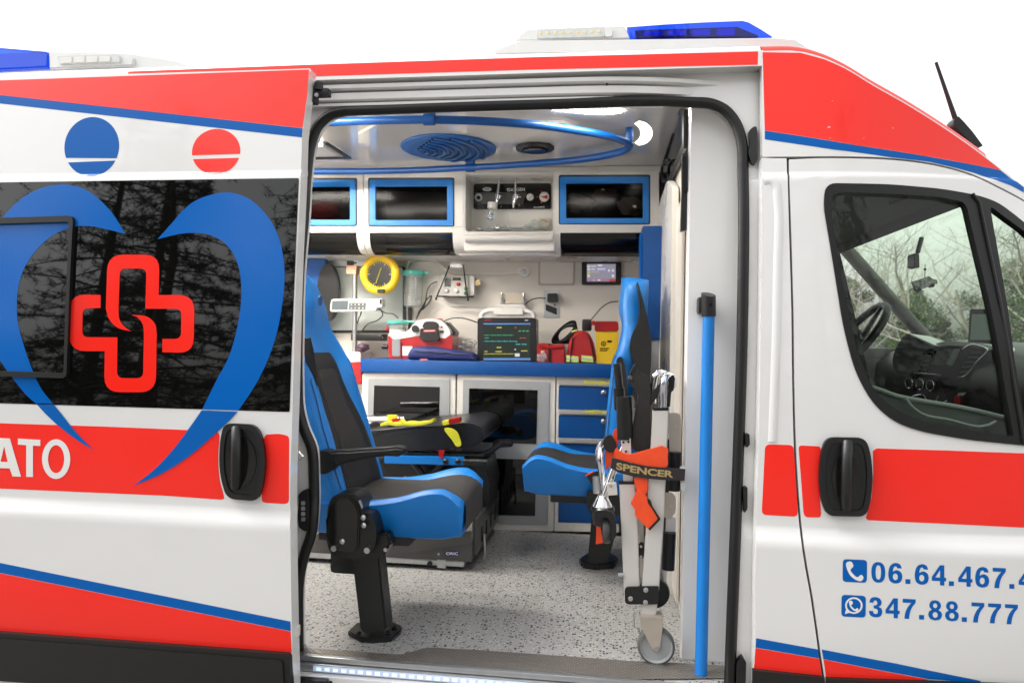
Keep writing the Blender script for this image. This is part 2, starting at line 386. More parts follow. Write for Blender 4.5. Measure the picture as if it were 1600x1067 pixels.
def door_handle(par, off, L, grip):
    out = fillet(L, [14]*len(L), 5)
    o = skin('handle', out, [], off-.012, black_plastic, par, .013)
    cx = sum(p[0] for p in L)/len(L); cy = sum(p[1] for p in L)/len(L)
    def ins(k, ky): return [(cx+(p[0]-cx)*k, cy+(p[1]-cy)*ky) for p in out]
    skin('handle_rim', out, [ins(.80, .86)], off-.0165, black_plastic, o, .006)
    skin('handle_rim', ins(.74, .78), [ins(.60, .70)], off-.0125, black_plastic, o, .004)
    # recess: dark dished oval
    bm = NB(); c = S(cx, cy, off-.0135); rx = (S(cx+22, cy, 0)-S(cx, cy, 0)).length; rz = (S(cx, cy+36, 0)-S(cx, cy, 0)).length
    def fn(i, j):
        a = 2*math.pi*i; r = j
        return c+Vector((math.cos(a)*rx*r, -.001+.0*r, math.sin(a)*rz*r))
    grid(bm, fn, 32, 5, cu=True); obj('handle_recess', bm, black_gloss, o)
    (gx0, gy0), (gx1, gy1), gw = grip
    pts = []
    for k in range(9):
        t = k/8; q = S(gx0+(gx1-gx0)*t, gy0+(gy1-gy0)*t, off-.014-.024*math.sin(math.pi*min(1, max(0, t)))**.5)
        pts.append(q)
    bm = NB(); tube(bm, pts, gw, 10, flat=.7); obj('handle_grip', bm, black_plastic, o, 50)
    return o
door_handle(sdoor, DO, [(350, 661), (400, 663.5), (411, 690), (414.5, 725), (410, 760), (402, 783), (354, 779), (344, 745), (342, 715), (344, 685)], ((369.5, 668), (368.5, 762), .0135))
# door leading edge: folded inner panel seen as a thin white return, latch, rollers
bm = NB()
ed = cr([(484, 108), (472, 213), (464, 400), (457, 640), (454, 760), (455, 900), (459, 1085)], 4, False)
A = [S(x, y, DO+.045) for x, y in ed]; B = [p+Vector((-.05, .012, 0)) for p in A]
for i in range(len(A)-1):
    v = [bm.verts.new(q) for q in (A[i], A[i+1], B[i+1], B[i])]; bm.faces.new(v)
obj('inner_return', bm, white_paint, sdoor)
q = S(461, 712, DO+.05); bm = NB(); tube(bm, [q+Vector((-.01, 0, .012)), q+Vector((.012, 0, .010)), q+Vector((.022, 0, 0)), q+Vector((.012, 0, -.008)), q+Vector((-.01, 0, -.012))], .004, 8); obj('latch', bm, steel, sdoor)
q = S(463, 985, DO+.03); bo('guide_roller', q-Vector((.005, .01, .015)), q+Vector((.008, .01, .015)), white_plain, sdoor)

# ---- fixed body
XL = -2.9
skin('roof_side_rail', [(XL, 1.712), (.424, 1.712), (.424, 1.7575), (XL, 1.7575)], [], 0, white_paint, amb, .06, xz=True)
skin('red_rail_stripe', [(200, 130), (484, 120), (840, 109), (1184, 101.6), (1184.5, 80.8), (840, 89.5), (484, 101.5), (200, 112)], [], -.0005, red_film, amb)
seal_px = cr([(540, 174), (840, 163.5), (1083, 160.5), (1112, 163), (1133, 173), (1150, 194), (1159, 222), (1161, 270), (1160.5, 478), (1151, 780), (1140, 1070), (1139, 1100)], 5, False)
seal_l = cr([(467, 1100), (467, 1040), (466, 970), (468, 900), (476, 865), (486, 835), (490, 800), (490, 740), (487, 700), (474, 668), (467, 640), (465, 600), (465, 520), (468, 420), (475, 340), (480, 265), (487, 222), (498, 196), (515, 181), (540, 174)], 4, False)
seal_path = seal_px[1:]+seal_l
frm = skin('door_frame', [(380, 118), (800, 108), (1190, 104.5), (1190, 245), (1189, 500), (1185, 700), (1180, 900), (1177, 1100), (380, 1100)], [seal_path], .05, white_paint, amb, .05)
bm = NB(); tube(bm, [S(p[0], p[1], .045) for p in seal_l+seal_px[1:]], .0155, 12, flat=1.0, cap=True, upv=(0, 1, 0)); obj('door_seal', bm, black_rubber, amb, 60)
# upper slide rail: three extruded bars which bend inwards at the front end
def rail(name, z0, z1, y0, mt, proud=.0):
    bm = NB(); st = []
    for k in range(40):
        x = -2.2+2.595*k/39; t = max(0, (x+.12)/.515); yy = y0+.055*t**2.4-.0; dz = -.018*t**2.2
        st.append((x, yy, dz))
    def fn(i, j):
        x, yy, dz = st[min(39, int(round(i*39)))]
        c = [(0, z1), (-.006, z1-.003), (-.006, z0+.003), (0, z0), (.03, z0), (.03, z1)]
        a = c[int(round(j*6)) % 6]; return Vector((x, prof(x, 1.68)+yy+a[0]-proud, a[1]+dz))
    grid(bm, fn, 40, 6, cv=True); return obj(name, bm, mt, amb, 30)
rail('slide_rail', 1.686, 1.703, .020, white_paint)
rail('slide_rail', 1.655, 1.681, .030, white_paint)
rail('slide_rail', 1.638, 1.652, .036, white_paint)
q = P(948, 134.5, .07); lo('rail_hole', [(.004, .0), (.004, .002)], q+Vector((0, -.012, 0)), dark_gap, amb, 'Y', 12)
# roller carriage of the door
q = P(503, 146, .05); bm = NB(); box(bm, q, (.05, .03, .022), .005); box(bm, q+Vector((-.03, 0, -.006)), (.03, .035, .05), .005); tube(bm, [q+Vector((-.005, -.012, .004)), q+Vector((-.005, -.012, .026))], .013, 12); box(bm, q+Vector((-.06, -.02, -.01)), (.06, .02, .06), .006); rc = obj('roller_carriage', bm, black_plastic, sdoor)
lo('roller_bolt', [(.006, 0), (.006, .006)], q+Vector((-.008, -.022, -.012)), steel, rc, 'Y', 10)
# B pillar
gap = [(1231, 249), (1235, 360), (1238.5, 480), (1240, 600), (1243.5, 720), (1252, 828), (1256, 860), (1269, 935), (1288, 1067), (1294, 1100)]
pil = [(1190, 247.5), (1229, 247.5)]+[(x-2.2, y) for x, y in cr(gap[1:], 3, False)]+[(1177, 1100), (1180, 900), (1185, 700), (1189, 500), (1190, 400)]
bp = skin('pillar_panel', pil, [], 0, white_paint, amb, .05)
skin('red_belt_patch', fillet([(1195.5, 694), (1240, 695), (1247, 807), (1190, 804)], 8, 4), [], -.0005, red_film, bp)
skin('blue_sill_stripe', [(1181.5, 996.5), (1278, 1014), (1280, 1028), (1180.7, 1011)], [], -.0005, blue_film, bp)
skin('red_sill_stripe', [(1180.6, 1011.6), (1280.3, 1028.6), (1284.5, 1054.5), (1178, 1043.5)], [], -.0005, red_film, bp)
skin('cladding', [(1177, 1047), (1287, 1058.5), (1293, 1100), (1176, 1100)], [], -.014, cladding, bp, .016)
# raised bead down the pillar
def bead(pts, w, h, name, par, mt):
    bm = NB(); C_ = cr(pts, 5, False)
    Q = [S(p[0], p[1], 0) for p in C_]
    rows = []
    for i, q in enumerate(Q):
        a = Q[max(0, i-1)]; b = Q[min(len(Q)-1, i+1)]; t = (b-a).normalized(); n = t.cross(Vector((0, 1, 0))).normalized()
        rows.append([bm.verts.new(q+n*w*s+Vector((0, -h*(1-s*s)**1.0+.0005, 0))) for s in (-1, -.7, -.35, 0, .35, .7, 1)])
    for A, B in zip(rows, rows[1:]):
        for k in range(6): bm.faces.new((A[k], A[k+1], B[k+1], B[k]))
    return obj(name, bm, mt, par, 80)
bead([(1194, 284), (1204, 283), (1212, 290), (1215, 310), (1215, 420), (1212, 560), (1207, 690)], .013, .004, 'pressed_bead', bp, white_paint)
# cab side above the door
edge = [(1190.5, 80), (1251, 81), (1288, 91), (1319, 105), (1365.6, 133), (1415, 161), (1474, 198), (1523, 232), (1560, 260.5), (1600, 291), (1660, 338), (1740, 402)]
edge_s = cr(edge, 4, False)
topgap = [(1231, 247), (1320, 246.5), (1396.5, 249.5), (1458, 257.5), (1520, 274.5), (1566.6, 296.5), (1600, 314.5), (1650, 348), (1730, 410)]
cs = skin('cab_side', edge_s+[(x, y-2.0) for x, y in cr(topgap, 4, False)][::-1]+[(1191, 245)], [], 0, white_paint, amb, .03)
rd = [(1191.5, 82), (1251, 83), (1288, 93)]+[(p[0]-.6, p[1]+1.6) for p in cr([(1288, 91), (1319, 105), (1365.6, 133), (1415, 161), (1474, 198), (1523, 232), (1560, 260.5)], 4, False)[1:]]+[(1563.5, 266), (1449, 244.5), (1341, 227.5), (1195, 204)]
skin('red_cab_stripe', rd, [], -.0005, red_film, cs)
skin('blue_cab_stripe', [(1195, 204.5), (1341, 228), (1449, 245), (1563.5, 266.5), (1600, 293), (1600, 301), (1580, 290), (1520, 269.5), (1452, 253), (1396, 246.5), (1300, 233.5), (1195, 218)], [], -.0005, blue_film, cs)
# jamb behind the gaps
skin('door_jamb', [(1205, 235), (1396, 236), (1520, 262), (1600, 302), (1745, 420), (1760, 1110), (1215, 1110)], [fillet([(1287, 290), (1500, 293), (1600, 330), (1700, 400), (1740, 690), (1500, 690), (1370, 640)], 8, 3)], .03, dark_gap, amb)
# ---- cab door
cdo = [(1233, 249.5)]+[(x, y+1) for x, y in cr(topgap, 4, False)[2:]]+[(1760, 520), (1775, 1100)]+[(x+1.5, y) for x, y in cr(gap, 3, False)[::-1]][:-1]
cwo = fillet([(1287, 322), (1290, 286), (1391, 288), (1471.5, 295), (1528, 305), (1560, 316), (1600, 346.5), (1700, 440), (1720, 705), (1600, 696), (1512, 687), (1443, 675), (1400, 661), (1365, 632), (1337, 583), (1318, 512), (1302, 411)], [14, 24, 20, 20, 20, 20, 20, 20, 20, 20, 20, 20, 30, 30, 30, 30, 30], 5)
cdoor = skin('cab_door', cdo, [cwo], 0, white_paint, amb, .03)
ggl = fillet([(1299, 325), (1301, 300), (1391, 303), (1463, 307), (1509, 316), (1548, 479.5), (1570, 604), (1584.5, 683), (1512, 671), (1443, 659), (1400, 640), (1371, 616.5), (1356.6, 592), (1338.5, 544), (1322, 471.5), (1302, 350.6)], [10, 14, 8, 8, 12, 8, 8, 4, 10, 10, 10, 10, 10, 10, 10, 10], 4)
gq = fillet([(1547, 322), (1600, 361), (1690, 450), (1706, 694), (1606, 688), (1585, 560)], [6, 6, 6, 8, 6, 6], 3)
skin('window_surround', cwo, [ggl, gq], -.004, black_rubber, cdoor, .03)
skin('window_pane', ggl, [], .012, cab_glass, cdoor)
skin('quarter_pane', gq, [], .010, cab_glass, cdoor)
bm = NB(); tube(bm, [S(x, y, -.004) for x, y in ((1519, 303), (1530, 318), (1562, 470), (1585, 605), (1599, 692))], .007, 8, flat=.7); obj('window_divider', bm, black_rubber, cdoor)
skin('red_belt_patch', fillet([(1247.5, 695.5), (1280, 697), (1282.5, 700), (1279, 751), (1283, 804), (1281, 808), (1256, 808)], [6, 3, 3, 8, 3, 3, 8], 4), [], -.0005, red_film, cdoor)
skin('red_belt_band', [(1370, 700.3), (1480, 703.5), (1600, 708), (1760, 714), (1765, 832), (1600, 824), (1480, 818), (1356, 812.3), (1353, 809), (1362, 775), (1364.5, 740), (1364, 704)], [], -.0005, red_film, cdoor)
door_handle(cdoor, 0, [(1291, 683), (1353, 684), (1361, 710), (1364, 744), (1361, 780), (1354, 807), (1292, 806), (1283, 780), (1279.5, 748), (1282, 712)], ((1324, 690), (1322, 795), .0135))
def icon(pts): return skin('icon_tile', fillet(pts, 6, 4), [], -.0005, blue_film, cdoor)
icon([(1317, 873), (1355, 874.5), (1354.5, 910), (1316.5, 908.5)]); icon([(1315, 928.5), (1353, 930.5), (1352.5, 964.5), (1314.5, 962.5)])
def zz(l): return [(1170+x/2.62, 660+y/2.62) for x, y in l]
hs = zz(cr([(400, 572), (418, 568), (428, 588), (416, 602), (426, 618), (446, 632), (460, 622), (470, 634), (460, 648), (440, 644), (418, 628), (404, 604)], 3))
skin('handset_icon', hs, [], -.0010, white_film, cdoor)
bub = [(1170+p.x/2.62, 660+p.y/2.62) for p in ell(430, 748, 36, 34, 30)]; bin_ = [(1170+p.x/2.62, 660+p.y/2.62) for p in ell(430, 748, 28.5, 27, 30)]
skin('bubble_icon', bub, [bin_], -.0010, white_film, cdoor); skin('bubble_icon', zz([(398, 764), (393, 783), (414, 777)]), [], -.0010, white_film, cdoor)
skin('handset_icon', [(1170+(430+(x-1170)*2.62-435)/2.62+((x-1170)*2.62-435)*(-.45)/2.62, 660+(750+((y-660)*2.62-608)*.55)/2.62) for x, y in hs], [], -.0013, white_film, cdoor)
def sup(cx, cy, rx, ry, e=2.4, n=40):
    o = []
    for k in range(n):
        t = 2*math.pi*k/n; c, q = math.cos(t), math.sin(t); o.append((cx+rx*math.copysign(abs(c)**(2/e), c), cy+ry*math.copysign(abs(q)**(2/e), q)))
    return o
def sm(l): return [tuple(p) for p in cr(l, 4, False)]
h8 = sm([(.345, 1.01), (.53, .96), (.64, .75), (.60, .61), (.52, .53), (.64, .44), (.69, .27), (.60, .07), (.345, -.01)])
GL = {'0': (sup(.345, .5, .345, .51), [sup(.345, .5, .135, .355)]),
      '6': (sm([(.665, .75), (.58, .94), (.36, 1.01), (.13, .90), (.015, .62), (.0, .38), (.08, .10), (.34, -.01), (.60, .08), (.69, .33), (.61, .57), (.42, .655), (.225, .575)])+sm([(.225, .575), (.235, .68), (.29, .81), (.37, .845), (.455, .75)])[1:], [sup(.345, .32, .125, .165, 2.1)]),
      '8': (h8+[(.69-x, y) for x, y in h8[-2:0:-1]], [sup(.345, .735, .105, .12, 2), sup(.345, .27, .13, .145, 2)]),
      '3': (sm([(.02, .72), (.10, .93), (.33, 1.01), (.57, .93), (.645, .74), (.60, .60), (.50, .535), (.625, .46), (.685, .28), (.59, .06), (.33, -.01), (.08, .08), (.0, .30)])+sm([(.215, .30), (.245, .19), (.33, .155), (.43, .195), (.46, .29), (.42, .39), (.33, .43), (.25, .435)])+sm([(.25, .59), (.32, .59), (.41, .635), (.43, .72), (.40, .81), (.33, .84), (.26, .81), (.23, .72)]), []),
      '4': ([(.41, 0), (.62, 0), (.62, .215), (.71, .215), (.71, .385), (.62, .385), (.62, 1.0), (.40, 1.0), (.0, .40), (.0, .215), (.41, .215)], [[(.41, .385), (.17, .385), (.41, .76)]]),
      '7': ([(.02, 1.0), (.67, 1.0), (.67, .83)]+sm([(.67, .83), (.47, .55), (.37, .25), (.34, 0)])[1:]+[(.10, 0)]+sm([(.10, 0), (.15, .30), (.27, .58), (.45, .81)])[1:]+[(.02, .81)], []),
      '.': ([(0, 0), (.25, 0), (.25, .23), (0, .23)], [])}
def number(txt, x0, y0, cap, slope):
    u = 0
    for ch in txt:
        o, hs_ = GL[ch]; f = lambda l: [(x0+(u+x)*cap, y0+slope*(u+x)*cap-y*cap) for x, y in l]
        skin('digit' if ch != '.' else 'dot', f(o), [f(h) for h in hs_], -.0005, blue_film, cdoor)
        u += .465 if ch == '.' else .845
number('06.64.467.4', 1361.5, 909, 31.5, .047); number('347.88.777', 1357.5, 963, 31, .053)
skin('blue_sill_stripe', [(1284, 1014), (1400, 1036), (1532.6, 1063), (1530, 1066), (1452, 1060.5), (1286.5, 1029)], [], -.0005, blue_film, cdoor)
skin('red_sill_stripe', [(1286.8, 1029.6), (1452, 1061.2), (1437, 1062), (1290.5, 1056.5)], [], -.0005, red_film, cdoor)
skin('cladding', [(1292, 1060), (1437, 1065), (1560, 1069.5), (1770, 1078), (1775, 1110), (1297, 1110)], [], -.014, cladding, cdoor, .016)
# ---- roof
prs = [(0, 0), (.010, .013), (.03, .024), (.08, .042), (.2, .066), (.4, .088), (.7, .1), (1.0, .104)]
def roof(name, E, mt):
    bm = NB(); rows = []
    for p in E:
        half = 1.025-p.y
        row = [Vector((p.x, p.y+a*half/1.0, p.z+b)) for a, b in prs]; row += [Vector((q.x, 2.05-q.y, q.z)) for q in row[-2::-1]]
        rows.append([bm.verts.new(q) for q in row])
    for A, B in zip(rows, rows[1:]):
        for k in range(len(A)-1): bm.faces.new((A[k], A[k+1], B[k+1], B[k]))
    return obj(name, bm, mt, amb, 60)
rE = [Vector((x, prof(x, 1.757), 1.757)) for x in [XL+.1*k for k in range(34)]+[.418]]
roof_o = roof('roof', rE, white_paint)
cE = [S(p[0], p[1], 0) for p in edge_s]
roof('cab_roof', [p for p in cE if p.z > 1.46], red_film)
# ---- roof gear
blue_lens = glass_mat('blue_beacon_lens', (.10, .30, .95), 1.6, .02)
blue_cell = mat('blue_reflector_cell', (.004, .05, .6), .12)
amber_led = mat('amber_led', (.9, .6, .2), .4, emit=(1, .7, .3), estr=.05)
lens_white = mat('ribbed_clear_lens', (.62, .64, .62), .2, coat=.5, noise=.08, nscale=60)
white_gel = mat('white_gelcoat', (.72, .715, .70), .3, coat=.4, noise=.03, nscale=6)
def fairing(L0, ybase, deep):
    return plate('roof_fairing', L0, ybase, deep, white_gel, amb, .008)
f1 = fairing([(774, 86), (770, 79), (806, 66), (815, 63), (1207, 58.5), (1243, 62), (1262, 74), (1268, 77), (1262, 82)], .33, 1.39)
plate('fairing_skirt', [(742, 92), (784, 83.5), (1268, 76), (1285, 84), (1200, 92)], .30, 1.45, white_gel, f1, .006)
plate('lamp_housing', [(806, 64), (814, 54), (826, 46.5), (956, 41.5), (976, 42), (984, 60)], .36, .2, white_gel, f1, .006)
lp = plate('side_lamp', fillet([(839, 46.5), (945, 42.5), (945, 57.5), (839, 60.5)], 3, 3), .352, .03, lens_white, f1, .003)
for k in range(9):
    q = P(845+11.5*k, 52.3-.33*k, .351); lo('led', [(.0042, 0), (.003, -.002)], q, amber_led, lp, 'Y', 10)
plate('lamp_end_cap', fillet([(945, 43), (955, 42.6), (958, 46), (956, 57), (945, 58)], 3, 3), .350, .03, white_gel, f1, .002)
def beacon(L, y, deep, par):
    o = plate('blue_beacon', L, y, deep, blue_lens, par, .012)
    return o
bc = beacon([(979.5, 43), (1040, 38.5), (1098, 35.4), (1160, 33), (1170, 35.5), (1190, 47), (1207, 58), (991, 60)], .36, .32, f1)
inner_dark = mat('beacon_inner', (.003, .006, .12), .3)
plate('beacon_reflector', fillet([(992, 48), (1152, 42.5), (1186, 56.5), (994, 58)], 2, 2), .378, .10, inner_dark, bc, .001)
for k in range(4): plate('reflector_cell', fillet([(1006+38*k, 49.5-1.3*k), (1034+38*k, 48.3-1.3*k), (1034+38*k, 55.5), (1006+38*k, 56)], 1, 2), .375, .006, blue_cell, bc, .001)
f2 = fairing([(-260, 128), (-250, 95), (75, 80), (205, 84), (272, 95), (300, 105), (296, 111), (0, 122)], .33, 1.39)
plate('lamp_housing', [(75, 80), (190, 84), (209, 91), (207, 103), (76, 108)], .318, .2, white_gel, f2, .005)
lp = plate('side_lamp', fillet([(88, 88), (186, 85.5), (188, 97), (91, 100.5)], 3, 3), .31, .03, lens_white, f2, .003)
for k in range(4): plate('lamp_cell', fillet([(95+20*k, 89.5-.5*k), (112+20*k, 89-.5*k), (112+20*k, 98-.6*k), (95+20*k, 98.6-.6*k)], 2, 2), .307, .006, white_plain, lp)
plate('fairing_skirt', [(-260, 138), (0, 118.5), (300, 104.5), (302, 109), (0, 127)], .29, .1, white_gel, f2, .002)
bc2 = beacon([(-200, 78), (0, 74), (72, 80), (76, 84), (75, 106), (0, 110), (-200, 120)], .315, .36, f2)
plate('beacon_reflector', fillet([(-180, 92), (62, 90), (62, 101), (-180, 107)], 2, 2), .335, .10, inner_dark, bc2, .001)
# antenna
bm = NB(); q0 = P(1462.5, 98, .62); q1 = P(1494, 190, .62); tube(bm, [q0, q0.lerp(q1, .5), q1], [.005, .0062, .0085], 10)
an = obj('antenna', bm, black_plastic, amb, 60)
po('antenna_base', [P(x, y, .60) for x, y in fillet([(1490, 188), (1497, 181), (1506, 190), (1520, 206), (1537, 229), (1520, 226), (1490, 196)], 3, 3)], (0, .05, 0), black_plastic, an, .01)
po('roof_bracket', [P(x, y, .25) for x, y in [(455, 107), (459, 99), (462, 96), (461, 107)]], (0, .01, 0), white_plain, amb)
# ---- bump stops on the front pillar
def stop(L, off=.03): return skin('bump_stop', fillet(L, 3, 3), [], off, black_plastic, amb, .025)
stop([(1170, 205), (1176, 199), (1182, 197), (1184, 210), (1184, 250), (1180, 257), (1174, 255), (1169, 238), (1172, 226)])
stop([(1164, 678), (1171, 677), (1172, 695), (1166, 700)]); stop([(1161, 762), (1168, 760), (1168, 795), (1163, 802)]); stop([(1151, 1034), (1160, 1025), (1166, 1034), (1165, 1070), (1150, 1085)])
# four small switches on the rear pillar
sp = skin('switch_panel', fillet([(466, 772), (476, 764), (483, 768), (484, 825), (477, 831), (466, 823)], 4, 3), [], .028, black_plastic, amb, .022)
for k in range(4): skin('switch', fillet([(470.5, 783+8.3*k), (476, 783+8.3*k), (476, 789+8.3*k), (470.5, 789+8.3*k)], 1, 2), [], .024, alu, sp, .005)
# ---- sill
tread = mat('tread_plate', (.40, .36, .32), .38, .55, noise=.1, nscale=20)
def _tread(m):
    nt = m.node_tree; b = nt.nodes['Principled BSDF']; tc = nt.nodes.new('ShaderNodeTexCoord'); mp = nt.nodes.new('ShaderNodeMapping')
    mp.inputs['Rotation'].default_value = (0, 0, R_(45)); mp.inputs['Scale'].default_value = (100, 100, 100)
    ck = nt.nodes.new('ShaderNodeTexVoronoi'); ck.inputs['Scale'].default_value = 1; ck.inputs['Randomness'].default_value = .05
    bp_ = nt.nodes.new('ShaderNodeBump'); bp_.inputs['Strength'].default_value = .8; bp_.inputs['Distance'].default_value = .004; bp_.invert = True; rp_ = nt.nodes.new('ShaderNodeValToRGB'); rp_.color_ramp.elements[0].color = (.62, .57, .52, 1); rp_.color_ramp.elements[0].position = .12; rp_.color_ramp.elements[1].color = (.20, .18, .16, 1); rp_.color_ramp.elements[1].position = .5
    nt.links.new(tc.outputs['Object'], mp.inputs[0]); nt.links.new(mp.outputs[0], ck.inputs['Vector']); nt.links.new(ck.outputs['Distance'], bp_.inputs['Height']); nt.links.new(ck.outputs['Distance'], rp_.inputs['Fac']); nt.links.new(rp_.outputs[0], b.inputs['Base Color']); nt.links.new(bp_.outputs[0], b.inputs['Normal'])
_tread(tread)
led_mat = mat('led_strip', (.8, .9, 1), .4, emit=(.62, .80, 1), estr=.30)
tp = [(440, 1010), (477, 1011.5), (560, 1017), (615, 1021.5), (632, 1021), (647, 1016.5), (660, 1012), (675, 1011), (760, 1015.5), (900, 1025.5), (981, 1031.5), (1062, 1035), (1120, 1038), (1150, 1045)]
bm = NB(); up_ = [PZ(x, y, .004) for x, y in tp]; lowe = [Vector((p.x, .035+.05*sst(.15, .3, p.x), .004)) for p in up_]
for i in range(len(up_)-1):
    bm.faces.new([bm.verts.new(q) for q in (lowe[i], lowe[i+1], up_[i+1], up_[i])])
bmesh.ops.remove_doubles(bm, verts=bm.verts, dist=1e-5); obj('tread_plate', bm, tread, amb)
bo('sill_nosing', (-1.0, .018, -.010), (.37, .037, .006), alu, amb, .004)
bo('led_channel', (-1.0, .008, -.034), (.37, .03, -.0115), alu, amb, .002)
ls = bo('led_strip', (-.82, .004, -.030), (.30, .0075, -.015), mat('led_cover', (.55, .62, .75), .3, emit=(.45, .62, 1), estr=.12), amb, .001)
for k in range(44): bo('led', (-.81+.025*k, .0032, -.027), (-.795+.025*k, .005, -.018), led_mat, ls, .001)
bo('sill_step', (-1.0, -.01, -.075), (.40, .05, -.036), white_paint, amb, .006)
bo('sill_step', (-1.0, -.03, -.30), (.40, .02, -.085), alu, amb, .006)
for k in range(9):
    q = Vector((-.76+.11*k, -.0105, -.052)); lo('sill_hole', [(.006, 0), (.006, -.001)], q, dark_gap, amb, 'Y', 10)
bm = NB(); box(bm, (-.815, .0, -.055), (.09, .05, .03), .006); box(bm, (-.79, -.02, -.045), (.05, .02, .012), .003); obj('lower_roller_arm', bm, black_plastic, sdoor)
# ================================================================ patient compartment shell (parts of the ambulance)
def speckle(name):
    m = mat(name, (.25, .25, .24), .38, noise=.0)
    nt = m.node_tree; b = nt.nodes['Principled BSDF']; tc = nt.nodes.new('ShaderNodeTexCoord')
    def vor(scale, th, seed):
        v = nt.nodes.new('ShaderNodeTexVoronoi'); v.inputs['Scale'].default_value = scale; v.inputs['Randomness'].default_value = 1
        mp = nt.nodes.new('ShaderNodeMapping'); mp.inputs['Location'].default_value = (seed, seed*2, 0); nt.links.new(tc.outputs['Object'], mp.inputs[0]); nt.links.new(mp.outputs[0], v.inputs['Vector'])
        sep = nt.nodes.new('ShaderNodeSeparateColor'); nt.links.new(v.outputs['Color'], sep.inputs[0])
        c = nt.nodes.new('ShaderNodeMath'); c.operation = 'LESS_THAN'; c.inputs[1].default_value = th; nt.links.new(sep.outputs[0], c.inputs[0])
        d = nt.nodes.new('ShaderNodeMath'); d.operation = 'LESS_THAN'; d.inputs[1].default_value = .42; nt.links.new(v.outputs['Distance'], d.inputs[0])
        x = nt.nodes.new('ShaderNodeMath'); x.operation = 'MULTIPLY'; nt.links.new(c.outputs[0], x.inputs[0]); nt.links.new(d.outputs[0], x.inputs[1]); return x
    last = None
    for sc, th, seed, col in ((98, .26, 0, (.016, .018, .020)), (150, .18, 3, (.03, .05, .06)), (130, .18, 7, (.50, .48, .45))):
        f = vor(sc, th, seed); mx = nt.nodes.new('ShaderNodeMix'); mx.data_type = 'RGBA'
        nt.links.new(f.outputs[0], mx.inputs['Factor'])
        if last: nt.links.new(last.outputs['Result'], mx.inputs['A'])
        else: mx.inputs['A'].default_value = (.33, .325, .315, 1)
        mx.inputs['B'].default_value = (*col, 1); last = mx
    nt.links.new(last.outputs['Result'], b.inputs['Base Color'])
    return m
floor_mat = speckle('speckled_vinyl')
ceil_mat = mat('glossy_ceiling', (.66, .63, .59), .13, coat=.3, noise=.03, nscale=3)
wall_mat = mat('wall_laminate', (.70, .655, .59), .35, noise=.03, nscale=4)
XB = .275; YW = 1.93; ZC = 1.80
bo('floor', (XL, .036, -.03), (.42, 2.0, 0), floor_mat, amb, 0)
bm = NB(); bmesh.ops.create_grid(bm, x_segments=1, y_segments=1, size=1)
for v in bm.verts: v.co = Vector(((XL+.42)/2+v.co.x*(.42-XL)/2, YW, .9+v.co.y*.9))
obj('interior_wall', bm, wall_mat, amb)
bo('far_side_skin', (XL, 1.96, -.5), (1.2, 2.05, 1.0), white_paint, amb, .01); bo('far_side_skin', (XL, 1.945, 1.0), (.5, 2.0, 1.8), white_paint, amb, .01)
bo('rear_wall', (XL-.04, .02, -.4), (XL, 2.0, 1.8), white_paint, amb, .01)
bm = NB(); prism(bm, [(XL, .31, ZC), (XL, 1.95, ZC), (XL, 1.95, ZC+.01), (XL, .31, ZC+.01)], (.42-XL, 0, 0)); obj('ceiling', bm, ceil_mat, amb)
bm = NB(); prism(bm, [(XL, .18, 1.72), (XL, .309, ZC), (XL, .30, ZC+.01), (XL, .175, 1.735)], (.42-XL, 0, 0)); obj('ceiling_cove', bm, mat('matt_cove', (.62, .59, .55), .7), amb)
bo('header_lining', (XL, .165, 1.63), (.42, .19, 1.74), white_in, amb, .004)
bo('near_side_skin', (XL, .06, -.5), (-1.02, .1, 1.72), white_paint, amb, .004)
# faceted raised field of the ceiling
def cz(px, py): return PZ(px, py, ZC-.002)
bm = NB()
for L, h in (([(560, 206), (590, 190), (880, 188), (950, 214), (880, 240), (600, 246), (575, 225)], .012),):
    prism(bm, [PZ(x, y, ZC) for x, y in L], (0, 0, -h))
obj('ceiling_panel', bm, ceil_mat, amb)
po('roof_hatch', [PZ(x, y, ZC-.001) for x, y in [(430, 222), (505, 222), (543, 246), (430, 247)]], (0, 0, -.02), white_in, amb, .004)
po('hatch_trim', [PZ(x, y, ZC-.022) for x, y in [(505, 221), (510, 221), (549, 246), (430, 249), (430, 247), (541, 245)]], (0, 0, -.008), black_plastic, amb)
# bulkhead to the cab with its hatch and doorway frame
bm = NB(); prism(bm, [(XB, .48, 0), (XB, YW, 0), (XB, YW, ZC), (XB, .48, ZC)], (.03, 0, 0)); bk = obj('bulkhead', bm, wall_mat, amb)
def bx(px, py): q = PX(px, py, XB-.006); return (q.x, q.y, q.z)
po('hatch_frame', [bx(*p) for p in ((1061, 171), (1033, 259), (1033, 326), (1074, 232), (1074, 171))], (-.012, 0, 0), black_plastic, bk, .002, holes=[[bx(*p) for p in ((1063, 181), (1037, 262), (1037, 306), (1071, 224), (1071, 181))]])
po('hatch_glass', [bx(*p) for p in ((1063, 181), (1037, 262), (1037, 306), (1071, 224), (1071, 181))], (-.004, 0, 0), smoke_glass, bk)
bm = NB(); tube(bm, cr([bx(1053, 250), bx(1045, 254), bx(1041, 266), bx(1042, 279), bx(1048, 281)], 4, False), .006, 8); o = obj('hatch_handle', bm, black_plastic, bk)
for v in o.data.vertices: v.co.x -= .02
# doorway frame: arched white architrave and grey strip
bo('door_leaf', (XB-.014, .60, .02), (XB-.003, 1.16, 1.45), wall_mat, bk, .004)
po('architrave', [bx(*p) for p in fillet([(1040, 930), (1036, 325), (1052, 280), (1061, 292), (1052, 985)], [0, 10, 6, 6, 0], 4)], (-.025, 0, 0), white_in, bk, .006)
